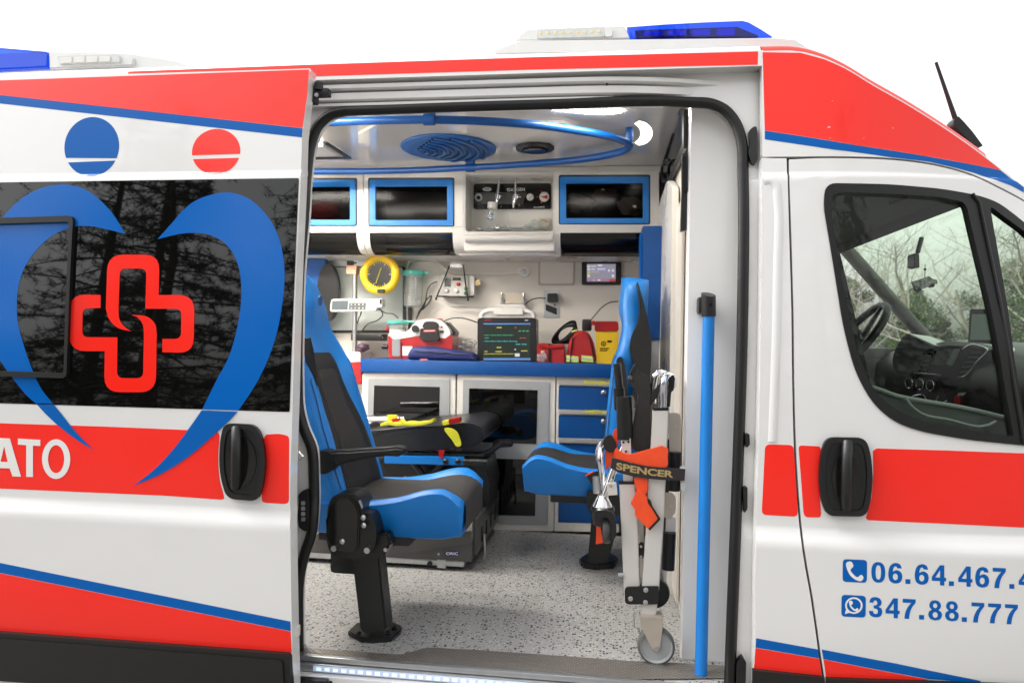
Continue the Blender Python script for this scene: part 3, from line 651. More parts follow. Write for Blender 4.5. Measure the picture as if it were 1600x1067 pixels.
# column beside the side door
c0 = P(1075, 300, .14); colx = P(1075, 300, .2).x
bm = NB(); prism(bm, [(colx, .215, .0), (colx+.006, .2, 0), (.43, .2, 0), (.43, .5, 0), (XB-.002, .5, 0), (colx+.03, .36, 0), (colx+.006, .235, 0)], (0, 0, ZC)); obj('door_column', bm, mat('white_gloss_moulding', (.86, .85, .835), .25, coat=.4), amb, 50)
po('wall_latch', [P(x, y, .22) for x, y in fillet([(1066, 240), (1080, 236), (1079, 300), (1075, 302), (1078, 358), (1064, 361), (1066, 300)], 2, 2)], (0, .03, 0), black_plastic, bk, .004)
po('latch_lever', [P(x, y, .21) for x, y in [(1067, 245), (1072, 243), (1075, 300), (1070, 300)]], (0, .012, 0), black_gloss, bk, .002)
# frosted window of the far wall
frost = mat('frosted_window', (.50, .53, .49), .3, noise=.05, nscale=8, emit=(.62, .66, .60), estr=.05)  # slight glow in the pane stands in for daylight behind it
fw = plate('far_window', fillet([(470, 416), (634, 416), (634, 520), (470, 520)], 6, 3), YW-.012, .01, black_plastic, amb, .002)
plate('window_glass', fillet([(474, 418), (629, 418), (629, 516), (474, 516)], 5, 3), YW-.016, .006, frost, fw)
plate('window_rail', [(470, 407), (640, 407), (640, 416), (470, 416)], YW-.025, .02, alu, fw, .003)
# ---- ceiling lamps and added fill lights out of view
lamp_mat = mat('lamp_diffuser', (.9, .9, .9), .5, emit=(1, .95, .87), estr=4)
crescent = [(p.x, p.y) for p in ell(996, 208.5, 23, 18.5, 22, 0, -84, 84)]+[(p.x, p.y) for p in ell(985, 208.5, 16.5, 16.5, 16, 0, 64, -64)]
cl = thing('ceiling_lamp', PZ(1007, 208, ZC), 'lit crescent shaped ceiling lamp next to the bulkhead', 'lamp', 'crescent ceiling lamps')
po('diffuser', [PZ(x, y, ZC-.0005) for x, y in crescent], (0, 0, -.0008), lamp_mat, cl)
strip = thing('ceiling_light_strip', PZ(900, 172, ZC), 'lit ceiling light strip just under the door header', 'lamp')
po('diffuser', fillet([PZ(x, y, ZC-.003) for x, y in ((845, 162), (960, 164), (973, 175), (950, 178), (915, 177), (860, 171))], .01, 3), (0, 0, -.003), mat('lamp_diffuser_strip', (.9, .9, .9), .5, emit=(1, .95, .87), estr=24), strip)
s3 = thing('ceiling_light_strip', (-1.15, .45, ZC), 'added fill light in the ceiling corner over the near seat, out of view', 'lamp')
bo('diffuser', (-1.5, .36, ZC-.012), (-.98, .46, ZC-.002), mat('fill_light_corner', (.9, .9, .9), .5, emit=(1, .95, .87), estr=40), s3, .004)  # glowing slab added to brighten the interior from an unseen corner
s2 = thing('ceiling_light_strip', (-1.35, .95, ZC), 'added fill light under the ceiling above the stretcher, out of view', 'lamp')
bo('diffuser', (-2.0, .86, ZC-.012), (-1.3, 1.04, ZC-.002), mat('fill_light_rear', (.9, .9, .9), .5, emit=(1, .95, .87), estr=42), s2, .004)  # unseen glowing slab, added as fill for the whole compartment
# ---- ceiling vent and speaker
vt = thing('ceiling_vent', PZ(701, 231, ZC-.012), 'round blue louvred vent in the ceiling', 'vent')
vc = PZ(701, 231, ZC-.014); vr = (PZ(775, 231, ZC-.014)-vc).length
vdisc = mat('blue_vent_plastic', (.012, .10, .33), .4, noise=.04)
lo('vent_plate', [(vr, 0), (vr, -.006), (vr-.008, -.010), (.001, -.010)], vc, vdisc, vt, 'Z', 40)
vdark = mat('vent_slot', (.004, .012, .03), .6)
for k in range(9):     # concentric crescent louvres about the left rim
    r0 = .045+.034*k; cx = vc.x-vr*.72+.004*k; pts = []
    for j in range(17):
        a = R_(-62+124*j/16); p = Vector((cx+r0*math.cos(a), vc.y+r0*math.sin(a), vc.z-.0145))
        if (Vector((p.x, p.y, vc.z))-vc).length < vr*.93: pts.append(p)
    if len(pts) > 3:
        to('louvre', [p+Vector((0, 0, .001)) for p in pts], .006, vdark, vt, 6, flat=.5)
        to('louvre', [p+Vector((.012, 0, .0)) for p in pts], .008, vdisc, vt, 6, flat=.7)
sk = thing('ceiling_speaker', PZ(836, 229, ZC-.012), 'small black oval speaker in the ceiling', 'speaker')
q = PZ(836, 229, ZC-.014); rr_ = (PZ(866, 229, ZC-.014)-q).length
bm = NB(); prism(bm, [q+Vector((rr_*math.cos(R_(a)), rr_*.85*math.sin(R_(a)), 0)) for a in range(0, 360, 36)], (0, 0, -.016)); obj('grille', bm, black_plastic, sk)
po('dome', [q+Vector((rr_*.7*math.cos(R_(a)), rr_*.6*math.sin(R_(a)), -.016)) for a in range(0, 360, 36)], (0, 0, -.006), black_gloss, sk, .003)
# ---- handrail loop under the ceiling
hrl = thing('ceiling_handrail', PZ(835, 228, 1.79), 'blue oval tubular handrail hanging under the ceiling', 'handrail')
ZH = 1.74
near = [(430, 195), (500, 192), (600, 188.5), (670, 187.5), (760, 190), (840, 196), (900, 204), (945, 212), (972, 219), (984, 226), (978, 234), (952, 242), (905, 249.5), (840, 255.5), (735, 262), (640, 266.5), (560, 268), (480, 268.5), (420, 269)]
pts = [PZ(x, y, ZH) for x, y in near]; to('rail_tube', cr(pts, 5, False), .0155, blue_paint, hrl, 12)
def rbr(px, py):
    q = PZ(px, py, ZH); bm = NB(); tube(bm, [q+Vector((-.021, 0, 0)), q+Vector((.021, 0, 0))], .021, 14); box(bm, q+Vector((0, 0, .035)), (.042, .03, .05), .006); obj('bracket', bm, blue_paint, hrl)
rbr(671, 187.5); rbr(735, 262)
q = PZ(983, 224, ZH); bm = NB(); box(bm, q+Vector((.0, .0, .03)), (.03, .045, .06), .006); obj('bracket', bm, blue_paint, hrl)
# ---- grab pole by the column
gp = thing('grab_pole', P(1095, 1062, .14), 'vertical blue grab pole with a black top end by the doorway', 'pole')
a = P(1107.5, 488, .15); b = P(1095, 1063, .10)
bm = NB(); tube(bm, [a, b], .0172, 16); obj('pole', bm, blue_vinyl, gp)
tp_ = P(1107, 458, .15)
bm = NB(); tube(bm, [a+Vector((0, 0, -.012)), tp_+Vector((0, 0, -.004))], .0205, 18)
for v in bm.verts:
    if v.co.z > tp_.z-.02: v.co.z += (v.co.y-tp_.y)*.35-(v.co.x-tp_.x)*.15
box(bm, tp_+Vector((-.012, .030, -.035)), (.03, .05, .05), .008); pe = obj('end_fitting', bm, black_plastic, gp)
lo('screw', [(.005, 0), (.005, -.003)], P(1110, 476, .128), black_gloss, pe, 'Y', 10)
tube_b = lo('floor_flange', [(.021, 0), (.021, .006), (.018, .008)], b+Vector((0, 0, -.004)), black_plastic, gp, 'Z', 16)
# ================================================================ furniture
YF = 1.55
def dark_box(L, y0, depth, mt, par, name='cavity'):
    bm = NB(); pts = [P(a, b, y0) for a, b in L]; B = [p+Vector((0, depth, 0)) for p in pts]
    for i in range(len(pts)):
        j = (i+1) % len(pts); bm.faces.new([bm.verts.new(q) for q in (pts[i], pts[j], B[j], B[i])])
    bm.faces.new([bm.verts.new(q) for q in B]); return obj(name, bm, mt, par)
cav = mat('cabinet_inside', (.10, .095, .09), .6)
smoke_dark = glass_mat('dark_acrylic', (.46, .44, .43), 1.14, .12)
bay_glass = glass_mat('bay_acrylic', (.40, .38, .37), 1.5, .05)
niche_mat = mat('niche_white', (.66, .65, .61), .4)
def over_cab(x0, x1, label, frame, lower, blend=True):
    z = P((x0+x1)/2, 388, 1.6).z
    t = thing('overhead_cabinet', P((x0+x1)/2, 392, YF+.15), label, 'cabinet', 'overhead cabinets over the counter')
    ty, by, my = 268, 391, 355.5
    fo = fillet([(frame[0]-1, frame[1]-1), (frame[2]+1, frame[1]-1.5), (frame[2]+1, frame[3]+1), (frame[0]-1, frame[3]+1)], 3, 3)
    plate('face_panel', [(x0, ty), (x1, ty), (x1, my), (x0, my)], YF, .03, white_in, t, .003, holes=[fo])
    # lower curved bay
    a = [P(x0, my, YF), P(x1, my, YF)]
    bm = NB()
    rows = []
    for k in range(9):
        tt = k/8; yy = YF+.11*tt**2.2; zz_ = a[0].z-.128*math.sin(tt*math.pi/2)**.95
        rows.append((yy, zz_))
    L0, L1 = a[0].x, a[1].x; lx0 = P(lower[0], 370, YF+.03).x; lx1 = P(lower[2], 370, YF+.03).x
    for xa, xb in ((L0, lx0), (lx1, L1)):
        for (y0_, z0_), (y1_, z1_) in zip(rows, rows[1:]): bm.faces.new([bm.verts.new(q) for q in ((xa, y0_, z0_), (xb, y0_, z0_), (xb, y1_, z1_), (xa, y1_, z1_))])
    (y0_, z0_), (y1_, z1_) = rows[0], rows[1]
    bm.faces.new([bm.verts.new(q) for q in ((lx0, y0_, z0_), (lx1, y0_, z0_), (lx1, y1_, z1_), (lx0, y1_, z1_))])
    (y0_, z0_) = rows[-1]; bm.faces.new([bm.verts.new(q) for q in ((L0, y0_, z0_), (L1, y0_, z0_), (L1, YW, z0_-.002), (L0, YW, z0_-.002))])
    bmesh.ops.remove_doubles(bm, verts=bm.verts, dist=1e-5); obj('lower_bay', bm, white_in, t, 50)
    bm = NB()
    for (y0_, z0_), (y1_, z1_) in zip(rows[1:-1], rows[2:]): bm.faces.new([bm.verts.new(q) for q in ((lx0, y0_+.004, z0_), (lx1, y0_+.004, z0_), (lx1, y1_+.004, z1_), (lx0, y1_+.004, z1_))])
    bmesh.ops.remove_doubles(bm, verts=bm.verts, dist=1e-5); obj('bay_window', bm, bay_glass, t, 60)
    bm = NB(); tube(bm, [Vector((lx0-.01, rows[-1][0], rows[-1][1]+.002)), Vector((lx1+.01, rows[-1][0], rows[-1][1]+.002))], .004, 8); obj('bay_lip', bm, black_plastic, t)
    # box behind
    bm = NB(); zt = P(x0, ty, YF).z
    v = lambda *q: bm.verts.new(q)
    for xx in (L0+.004, L1-.004): bm.faces.new([v(xx, YF+.035, zt), v(xx, YW, zt), v(xx, YW, rows[-1][1]), v(xx, YF+.12, rows[-1][1]), v(xx, YF+.035, rows[4][1])])
    bm.faces.new([v(L0, YW-.01, zt), v(L1, YW-.01, zt), v(L1, YW-.01, rows[-1][1]), v(L0, YW-.01, rows[-1][1])])
    bm.faces.new([v(L0, YF+.04, rows[0][1]+.005), v(L1, YF+.04, rows[0][1]+.005), v(L1, YW, rows[0][1]+.005), v(L0, YW, rows[0][1]+.005)])
    obj('cavity', bm, cav, t, 0)
    # blue flap door
    x, y, X, Y = frame; ix, iy = 9.5, 9.5
    d = plate('flap_door', fillet([(x, y), (X, y-.5), (X, Y), (x, Y)], 2, 2), YF-.008, .02, blue_vinyl, t, .003, holes=[[(x+ix, y+iy+1), (X-ix, y+iy+.5), (X-ix, Y-iy+1), (x+ix, Y-iy+1)]])
    plate('flap_glass', [(x+ix-1, y+iy), (X-ix+1, y+iy-.5), (X-ix+1, Y-iy+2), (x+ix-1, Y-iy+2)], YF+.002, .004, smoke_dark, d)
    plate('door_gap', fillet([(x-2, y-3), (X+2, y-3.5), (X+2, Y+1.5), (x-2, Y+1.5)], 3, 3), YF-.001, .012, black_plastic, t, 0, holes=[[(x+3, y+3), (X-3, y+3), (X-3, Y-3), (x+3, Y-3)]])
    return t, L0, L1, rows
rail_top = bo('cabinet_cornice', (-2.2, YF+.01, 1.765), (XB-.002, YW, ZC-.002), white_in, amb, .004)
c1 = over_cab(440, 567, 'overhead cabinet with a red bag behind its smoked flap, nearest the slid door', (452, 281.5, 556, 352), (452, 361, 560, 388))
c2 = over_cab(568, 725, 'overhead cabinet with an empty looking dark flap, left of the oxygen panel', (577, 281, 708, 352.5), (580, 361, 709, 388))
c3 = over_cab(866, 1030, 'overhead cabinet with white bundles behind its flap, right of the oxygen panel', (875, 276.5, 1014, 349.5), (876, 359, 1006, 388))
def blob(name, c, s, mt, par, seed, amp=.35):
    rnd = random.Random(seed); bm = NB(); bmesh.ops.create_icosphere(bm, subdivisions=3, radius=1)
    ph = [rnd.uniform(0, 6) for _ in range(9)]
    for v in bm.verts:
        d = v.co.copy(); k = 1+amp*(.5*math.sin(3*d.x+ph[0])*math.cos(4*d.y+ph[1])+.3*math.sin(7*d.z+ph[2]+3*d.x)+.2*math.sin(11*d.x+ph[3])*math.sin(9*d.z+ph[4]))
        v.co = Vector((d.x*s[0], d.y*s[1], d.z*s[2]))*k+Vector(c)
    return obj(name, bm, mt, par, 60)
paper = mat('white_paper_wrap', (.70, .68, .64), .6, noise=.1, nscale=20)
for i, (px, py, sx, sz) in enumerate(((905, 318, .075, .045), (988, 322, .06, .045), (946, 304, .06, .03))):
    b = blob('wrapped_bundle', P(px, py, YF+.075), (sx, .055, sz), paper if i != 2 else mat('tan_wrap', (.42, .30, .22), .6), None, 20+i, .6)
    tag(b, ['white wrapped bundle at the left behind the right flap window', 'white wrapped bundle at the right behind the right flap window', 'tan wrapped roll on top behind the right flap window'][i], 'bundle')
b = blob('red_bag', P(505, 330, YF+.12), (.10, .09, .05), red_cloth, None, 31); tag(b, 'red bag behind the smoked flap nearest the slid door', 'bag')
# ---- oxygen niche
ox = thing('oxygen_panel', P(795, 385, YF+.2), 'white niche with a black oxygen outlet panel, dial and red knob', 'oxygen panel')
plate('niche_frame', [(725, 268), (866, 268), (866, 392), (725, 392)], YF, .02, white_in, ox, .003, holes=[fillet([(727.5, 271), (863.5, 270), (864, 362), (727.5, 362)], 5, 3)])
dark_box([(727.5, 271), (863.5, 270), (864, 362), (727.5, 362)], YF+.01, .16, niche_mat, ox, 'niche')
bm = NB(); tube(bm, [P(728, 373, YF-.005), P(864, 372, YF-.005)], .036, 20, flat=.6, upv=(0, 0, 1)); obj('shelf_roll', bm, white_in, ox, 60)
bo('niche_underside', (P(728, 386, YF).x, YF+.005, P(728, 391, YF).z), (P(865, 386, YF).x, YW, P(728, 387, YF).z), white_in, ox, .003)
YP = YF+.155
_zb = P(646, 355.5, YF).z-.128
bo('niche_base', (P(726, 386, YF+.08).x-.03, YF+.075, _zb-.003), (P(866, 386, YF+.08).x+.03, YW-.002, _zb+.05), white_in, ox, .004)
bpn = plate('black_panel', fillet([(740, 287.5), (861, 286.5), (861, 326.5), (740, 327)], 4, 4), YP, .01, black_gloss, ox, .002)
plate('panel_inlay', [(741.5, 300.5), (822, 300.5), (817, 319), (741.5, 318.5)], YP-.0012, .001, mat('grey_inlay', (.06, .058, .055), .4), bpn)
text_px('lettering', 'OXYGEN', 792, 299.5, 820, 298.5, 5, YP-.002, white_film, bpn, .02)
plate('oval_logo', ell(761, 296, 7, 3.2, 20), YP-.002, .001, white_plain, bpn)
text_px('lettering', 'cmr', 757, 297.4, 765, 297.2, 2.4, YP-.0035, black_gloss, bpn, .02)
def dial(px, py, r, mt, nm, y=YP): q = P(px, py, y); k = (P(px+r, py, y)-q).length; return lo(nm, [(k, 0), (k, -.008), (k*.85, -.012), (.0005, -.012)], q, mt, bpn, 'Y', 20)
dial(748, 309, 6, steel, 'gas_outlet'); dial(748, 309, 3, black_gloss, 'gas_outlet', YP-.013)
dial(828.5, 308.5, 5.6, white_plain, 'pressure_gauge'); dial(850.5, 308, 7.6, white_plain, 'selector_knob')
plate('knob_pointer', [(844.5, 308), (855.5, 305), (855.5, 311)], YP-.016, .003, red_plastic, bpn)
plate('gauge_needle', [(826.5, 310.5), (827, 311), (831.5, 306.5), (831, 306)], YP-.0145, .001, black_gloss, bpn)
for yy, xx in ((299, 846), (308, 839.5), (316.5, 846)): plate('knob_mark', ell(xx, yy, .9, .9, 8), YP-.0015, .001, orange, bpn)
text_px('lettering', 'Ø FLOWMETER', 834, 325.3, 851, 324.8, 2, YP-.002, white_film, bpn, .01)
# flow meters
def flowmeter(px, label, humid, lean):
    t = thing('flowmeter', P(px, 328, YP-.05), label, 'flowmeter')
    y = YP-.055
    to('flow_tube', [P(px+lean, 276, y), P(px+1, 304, y)], [.0065, .0075], clear_glass, t, 12)
    to('float_rod', [P(px+lean, 277, y), P(px+1, 304, y)], .003, white_plain, t, 8)
    q = P(px+lean, 274.5, y); bm = NB(); tube(bm, [q+Vector((-.008, 0, 0)), q+Vector((.008, 0, 0))], .003, 8); obj('top_cap', bm, black_gloss, t)
    bm = NB(); a = P(px, 304, y); b = P(px-1, 316, y); tube(bm, [a, b], .011, 14); tube(bm, [P(px+2, 308, y), P(px+7, 308, y+.03)], .012, 14); obj('valve_body', bm, chrome, t, 50)
    if humid:
        to('humidifier_cap', [P(px-6.5, 317, y), P(px-7.5, 326, y)], .026, white_plain, t, 16)
        to('humidifier_bottle', [P(px-8, 327, y), P(px-12, 346, y)], [.013, .010], clear_glass, t, 14)
        for k in range(2): a = P(px-9-k*2, 334+8*k, y-.014); to('blue_band', [a+Vector((-.018, 0, .002)), a+Vector((.018, 0, -.004))], .0018, blue_film, t, 6)
    else: to('hose_nipple', [P(px-1, 316, y), P(px-2, 325, y)], [.008, .003], steel, t, 12)
flowmeter(776.5, 'clear flowmeter with white humidifier cap and blue banded bottle', True, 4)
flowmeter(804, 'clear flowmeter without bottle, right one on the oxygen panel', False, 1.5)
# clear tubing lying on the niche shelf
tb = thing('coiled_tubing', P(800, 362, YF+.06), 'clear plastic tubing and wrap heaped on the niche shelf', 'tubing')
rnd = random.Random(4); bm = NB()
for k in range(9):
    pts = []; x0 = rnd.uniform(735, 800); 
    for j in range(8): pts.append(P(x0+j*rnd.uniform(5, 9), 360-abs(rnd.gauss(0, 3.2)), YF+.03+.08*rnd.random()))
    tube(bm, cr(pts, 3, False), .0035, 6)
obj('tubing', bm, clear_glass, tb, 60)
blob('wrap', P(800, 359, YF+.07), (.15, .04, .010), clear_glass, tb, 5, .8); blob('wrap', P(838, 353, YF+.07), (.045, .03, .022), clear_glass, tb, 6, .8)
plate('card_label', [(842, 341), (858, 341), (857, 360), (842, 360)], YP-.003, .002, mat('tan_card', (.55, .48, .38), .6), tb)
to('ring', [P(849+6*math.cos(a), 350+6*math.sin(a), YP-.02) for a in [k*math.pi/8 for k in range(-6, 7)]], .0016, black_gloss, tb, 6)
# ---- base cabinet
YB = 1.515
def bp3(px, py): return P(px, py, YB)
bc = thing('base_cabinet', (-.6, 1.7, 0), 'white base cabinet with two glazed doors and blue drawers along the far wall', 'cabinet')
zc0 = P(565, 581, YB).z; zc1 = P(565, 560.5, YB).z
xl = P(565, 600, YB).x
bo('worktop', (xl, YB-.02, zc0), (XB-.004, YW-.003, zc1), blue_paint, bc, .003)
bo('carcass', (xl, YB+.03, .01), (XB-.004, YB+.05, zc0-.002), cav, bc, 0); bo('carcass', (xl, YB+.03, .0), (xl+.02, YW-.003, zc0-.002), white_in, bc, .002)
silver = mat('silver_frame', (.40, .41, .42), .38, .3, noise=.05)
def glazed(L, panes, name='glazed_door'):
    d = plate(name, fillet(L, 4, 3), YB, .022, white_in, bc, .004)
    x0, y0 = L[0]; x1, y1 = L[1]; x2, y2 = L[2]; x3, y3 = L[3]
    ins = [(x0+9, y0+9), (x1-9, y1+9), (x2-9, y2-10), (x3+9, y3-10)]
    plate('silver_frame', fillet(ins, 2, 2), YB-.006, .008, silver, d, .002)
    for p in panes:
        plate('dark_pane', p, YB-.009, .004, black_glass, d, .0008)
    return d
glazed([(566, 582.5), (712, 584), (709, 826), (562, 818)], [[(584.5, 602), (687, 604.5), (685, 690), (582, 687)], [(582, 706), (684, 709), (682, 800), (580, 797)]])
gd = glazed([(714.5, 584), (868, 587.5), (865, 830), (711, 826)], [[(733, 606.5), (840, 609.5), (838, 693.5), (731, 690)], [(730, 715), (838, 718), (836, 806), (728, 803)]])
# drawers
dstrip = mat('drawer_grip', (.50, .48, .44), .35, .4)
def drawer(y0, y1, y2, txt, knob):
    d = plate('drawer', [(873, y1), (968, y1+2.5), (967, y2+2.5), (872, y2)], YB+.002, .02, blue_paint, bc, .002)
    plate('grip_strip', [(873, y0), (968, y0+2.5), (968, y1+1.5), (873, y1-1)], YB-.008, .028, dstrip, d, .002)
    if txt:
        text_px('lettering', txt, 913 if len(txt) > 7 else 914, y1-2.6, 962, y1-1.4, 5.4, YB-.0095, lime, d, .03)
    if knob: q = P(943, (y1+y2)/2-8, YB); lo('knob', [(.006, .002), (.006, -.010), (.012, -.014), (.012, -.02), (.006, -.024)], q, steel, d, 'Y', 16)
plate('drawer_frame', [(869.5, 587.5), (969, 590), (967, 832), (866, 830)], YB+.004, .02, white_in, bc, .003)
drawer(593, 602.5, 640, 'RIANIMAZ', True); drawer(640.8, 648, 684, 'MEDICA', True); drawer(685, 692.5, 816, None, False)
bo('plinth', (xl, YB-.003, .0), (XB-.004, YB+.03, P(700, 828, YB).z), white_in, bc, .003)
# ---- blue upright panel by the bulkhead
up2 = thing('upright_panel', P(1018, 560, 1.30), 'tall blue upright panel between counter and bulkhead', 'panel')
plate('panel', [(1004, 353), (1034, 353), (1034, 530), (1004, 530)], 1.30, .20, blue_paint, up2, .003)
plate('side_pocket', [(1000, 364), (1003.5, 364), (1003.5, 470), (1000, 470)], 1.32, .12, blue_film, up2, .002)
bo('post', P(1018, 530, 1.33), P(1030, 600, 1.40), alu, up2, .003)
bl2 = thing('partition_panel', P(492, 560, 1.75), 'blue wall panel behind the near seat, left of the frosted window', 'panel')
plate('panel', [(440, 404), (508, 404), (508, 560), (440, 560)], 1.80, .05, blue_paint, bl2, .004)
b_ = plate('black_bumper', ell(512, 456, 17, 45, 28), 1.79, .04, black_plastic, bl2, .006)
# ================================================================ equipment on the counter and the far wall
ZT = zc1+.001
def on(px, y): return P(px, 560, y).x
grey_device = mat('grey_device', (.52, .50, .46), .4, noise=.04)
dark_screen = mat('dark_display', (.01, .011, .012), .12, emit=(.05, .055, .05), estr=.1)
def scr(name, y, x0, y0, x1, y1, bg, marks, par, emit=1.0):
    o = plate(name, [(x0, y0), (x1, y0), (x1, y1), (x0, y1)], y, .002, bg, par)
    for i, (a, b, c, d, m_) in enumerate(marks): plate('screen_mark', [(a, b), (c, b), (c, d), (a, d)], y-.0008-.0002*(i % 3), .0004, m_, o)
    return o
def em(name, c, e): return mat(name, tuple(x*.2 for x in c), .4, emit=c, estr=e*.45)
e_yel = em('display_yellow', (.8, .7, .1), .55); e_grn = em('display_green', (.1, .6, .3), .5); e_blu = em('display_blue', (.15, .35, .8), .55); e_cya = em('display_cyan', (.1, .6, .65), .5); e_red = em('display_red', (.7, .08, .08), .5); e_wht = em('display_white', (.75, .75, .75), .7)
# patient monitor
mn = thing('patient_monitor', (on(792, 1.64), 1.66, ZT), 'black framed patient monitor with a trace screen on the counter', 'monitor')
YM = 1.62
plate('housing', fillet([(746, 499), (750, 496.5), (834, 496.5), (838, 499), (838, 566), (746, 565.5)], 3, 3), YM, .12, black_plastic, mn, .004)
sc = scr('screen', YM-.003, 755, 504.5, 829, 563, mat('monitor_display', (.012, .016, .014), .1, emit=(.035, .045, .036), estr=.25), [
    (755.5, 505, 829, 507, e_blu), (776, 511, 784, 512.6, e_yel), (804, 511, 807, 512.5, e_red), (810, 516.5, 814, 518, e_grn), (816, 516.5, 820, 518, e_grn), (822, 516.5, 826, 518, e_grn),
    (756, 523.5, 800, 524.1, e_grn), (812, 527.5, 822, 528.6, e_red), (756, 533, 806, 533.7, e_cya), (806, 537.2, 813, 538.6, e_cya), (815, 537.2, 823, 538.6, e_cya), (776, 542, 783, 543.6, e_yel), (805, 533, 808, 534.5, e_cya),
    (814, 547.5, 824, 548.8, e_yel), (804, 545, 806, 547, e_wht), (774, 548.5, 784, 550, e_yel), (756, 552.5, 803, 553.3, e_yel), (804.5, 552, 812, 557, e_wht), (755.5, 559.5, 829, 562.5, e_blu), (757, 527.5, 764, 528.6, e_grn), (757, 548.5, 762, 549.6, e_yel)], mn)
rnd = random.Random(3)
for base, amp, m_ in ((524, 2.2, e_grn), (533.4, 2.6, e_cya), (553, 1.2, e_yel)):
    pts = []
    for k in range(60):
        t = (k % 12)/12; v = (math.exp(-((t-.3)/.05)**2)*amp*1.4-math.exp(-((t-.42)/.06)**2)*amp*.4+math.exp(-((t-.7)/.1)**2)*amp*.4)
        pts.append(P(757+k*.78, base-v, YM-.0062))
    to('trace', pts, .0006, m_, sc, 4)
plate('maker_mark', [(757, 499.5), (767, 499.5), (767, 501), (757, 501)], YM-.001, .001, red_plastic, mn); plate('model_mark', [(820, 499.8), (825, 499.8), (825, 501), (820, 501)], YM-.001, .001, white_plain, mn)
bm = NB(); tube(bm, cr([P(753, 500, YM+.06), P(753, 491, YM+.06), P(758, 487, YM+.06), P(790, 486, YM+.06), P(826, 487, YM+.06), P(833, 491, YM+.06), P(834, 500, YM+.06)], 4, False), .012, 10); obj('carry_handle', bm, white_plain, mn, 60)
plate('top_cover', fillet([(773, 482), (816, 481.5), (818, 492), (771, 492)], 2, 2), YM+.04, .06, white_in, mn, .004)
plate('cable_tray', fillet([(775, 492), (830, 491), (836, 497.5), (760, 497.5)], 3, 3), YM+.05, .05, grey_device, mn, .004)
# suction unit
su = thing('suction_unit', (on(655, 1.68), 1.68, ZT), 'red portable suction unit with white handle top and gauge', 'suction unit')
YS = 1.66
plate('red_case', fillet([(606, 524), (706, 521), (708, 561), (607, 560)], 4, 3), YS, .16, red_plastic, su, .008)
plate('white_top', cr([(607, 524), (608, 519.5), (636, 518), (645, 508), (654, 500.5), (668, 498.5), (686, 500), (697, 508), (704, 520), (704, 522.5), (660, 523.5)], 3), YS-.004, .14, white_plain, su, .006)
plate('handle_opening', cr([(660, 511), (663, 504), (672, 502), (684, 505), (686, 511), (674, 513)], 3), YS-.010, .01, black_plastic, su, .002)
plate('red_back', fillet([(654, 499), (690, 497.5), (694, 507), (654, 507)], 2, 2), YS+.145, .02, red_cloth, su, .003)
plate('side_flank', fillet([(697, 502), (712, 519), (706, 534), (700, 530)], 2, 2), YS+.05, .1, black_plastic, su, .004)
q = P(649.5, 514, YS-.006); lo('gauge', [(.018, 0), (.018, -.008), (.015, -.011), (.0005, -.011)], q, white_plain, su, 'Y', 22); lo('gauge_rim', [(.016, -.0112), (.0195, -.0112), (.0195, -.003)], q, black_gloss, su, 'Y', 22)
plate('strap_clip', fillet([(657, 513), (684, 512), (686, 531), (681, 532.5), (662, 532), (655, 529)], 3, 3), YS-.025, .02, black_plastic, su, .004)
plate('clip_label', [(661, 515), (681, 514.5), (681, 518.5), (661, 519)], YS-.0262, .001, red_plastic, su); plate('clip_label', [(663, 516.4), (679, 516), (679, 517.4), (663, 517.8)], YS-.0272, .001, white_plain, su)
q = P(690, 511, YS-.005); lo('red_button', [(.006, 0), (.006, -.005), (.003, -.007)], q, red_plastic, su, 'Y', 12); plate('switch', [(687, 516), (693, 516), (693, 520), (687, 520)], YS-.009, .006, black_gloss, su)
plate('level_window', fillet([(612.5, 528.5), (625, 528.5), (625, 557), (612.5, 557)], 3, 3), YS-.004, .006, mat('grey_window', (.25, .25, .26), .2), su, .002)
plate('paper_label', [(628.5, 541), (644, 541), (644, 555.5), (628.5, 555.5)], YS-.003, .002, white_plain, su); plate('seam', [(626.5, 535), (628.5, 535), (628.5, 560), (626.5, 560)], YS-.004, .003, black_plastic, su)
q = P(603, 542, YS+.02); lo('hose_port', [(.012, 0), (.012, .03)], q+Vector((-.02, 0, 0)), black_plastic, su, 'X', 14)
cup = thing('specimen_cup', P(621, 521, YS+.04), 'clear cup with a teal lid standing on the suction unit', 'cup')
q = P(621, 519.5, YS+.05); lo('cup', [(.045, 0), (.05, .045)], q, clear_glass, cup, 'Z', 20); lo('lid', [(.057, .045), (.059, .05), (.059, .058), (.05, .062), (.02, .064), (.0005, .064)], q, teal, cup, 'Z', 24)
lo('liquid', [(.042, .002), (.043, .016)], q, white_plain, cup, 'Z', 18); bm = NB(); tube(bm, [q+Vector((.03, 0, .06)), q+Vector((.09, .0, .058))], .006, 8); obj('lid_spout', bm, teal, cup); bo('red_tap', q+Vector((-.062, -.02, .008)), q+Vector((-.045, 0, .03)), red_plastic, cup, .003)
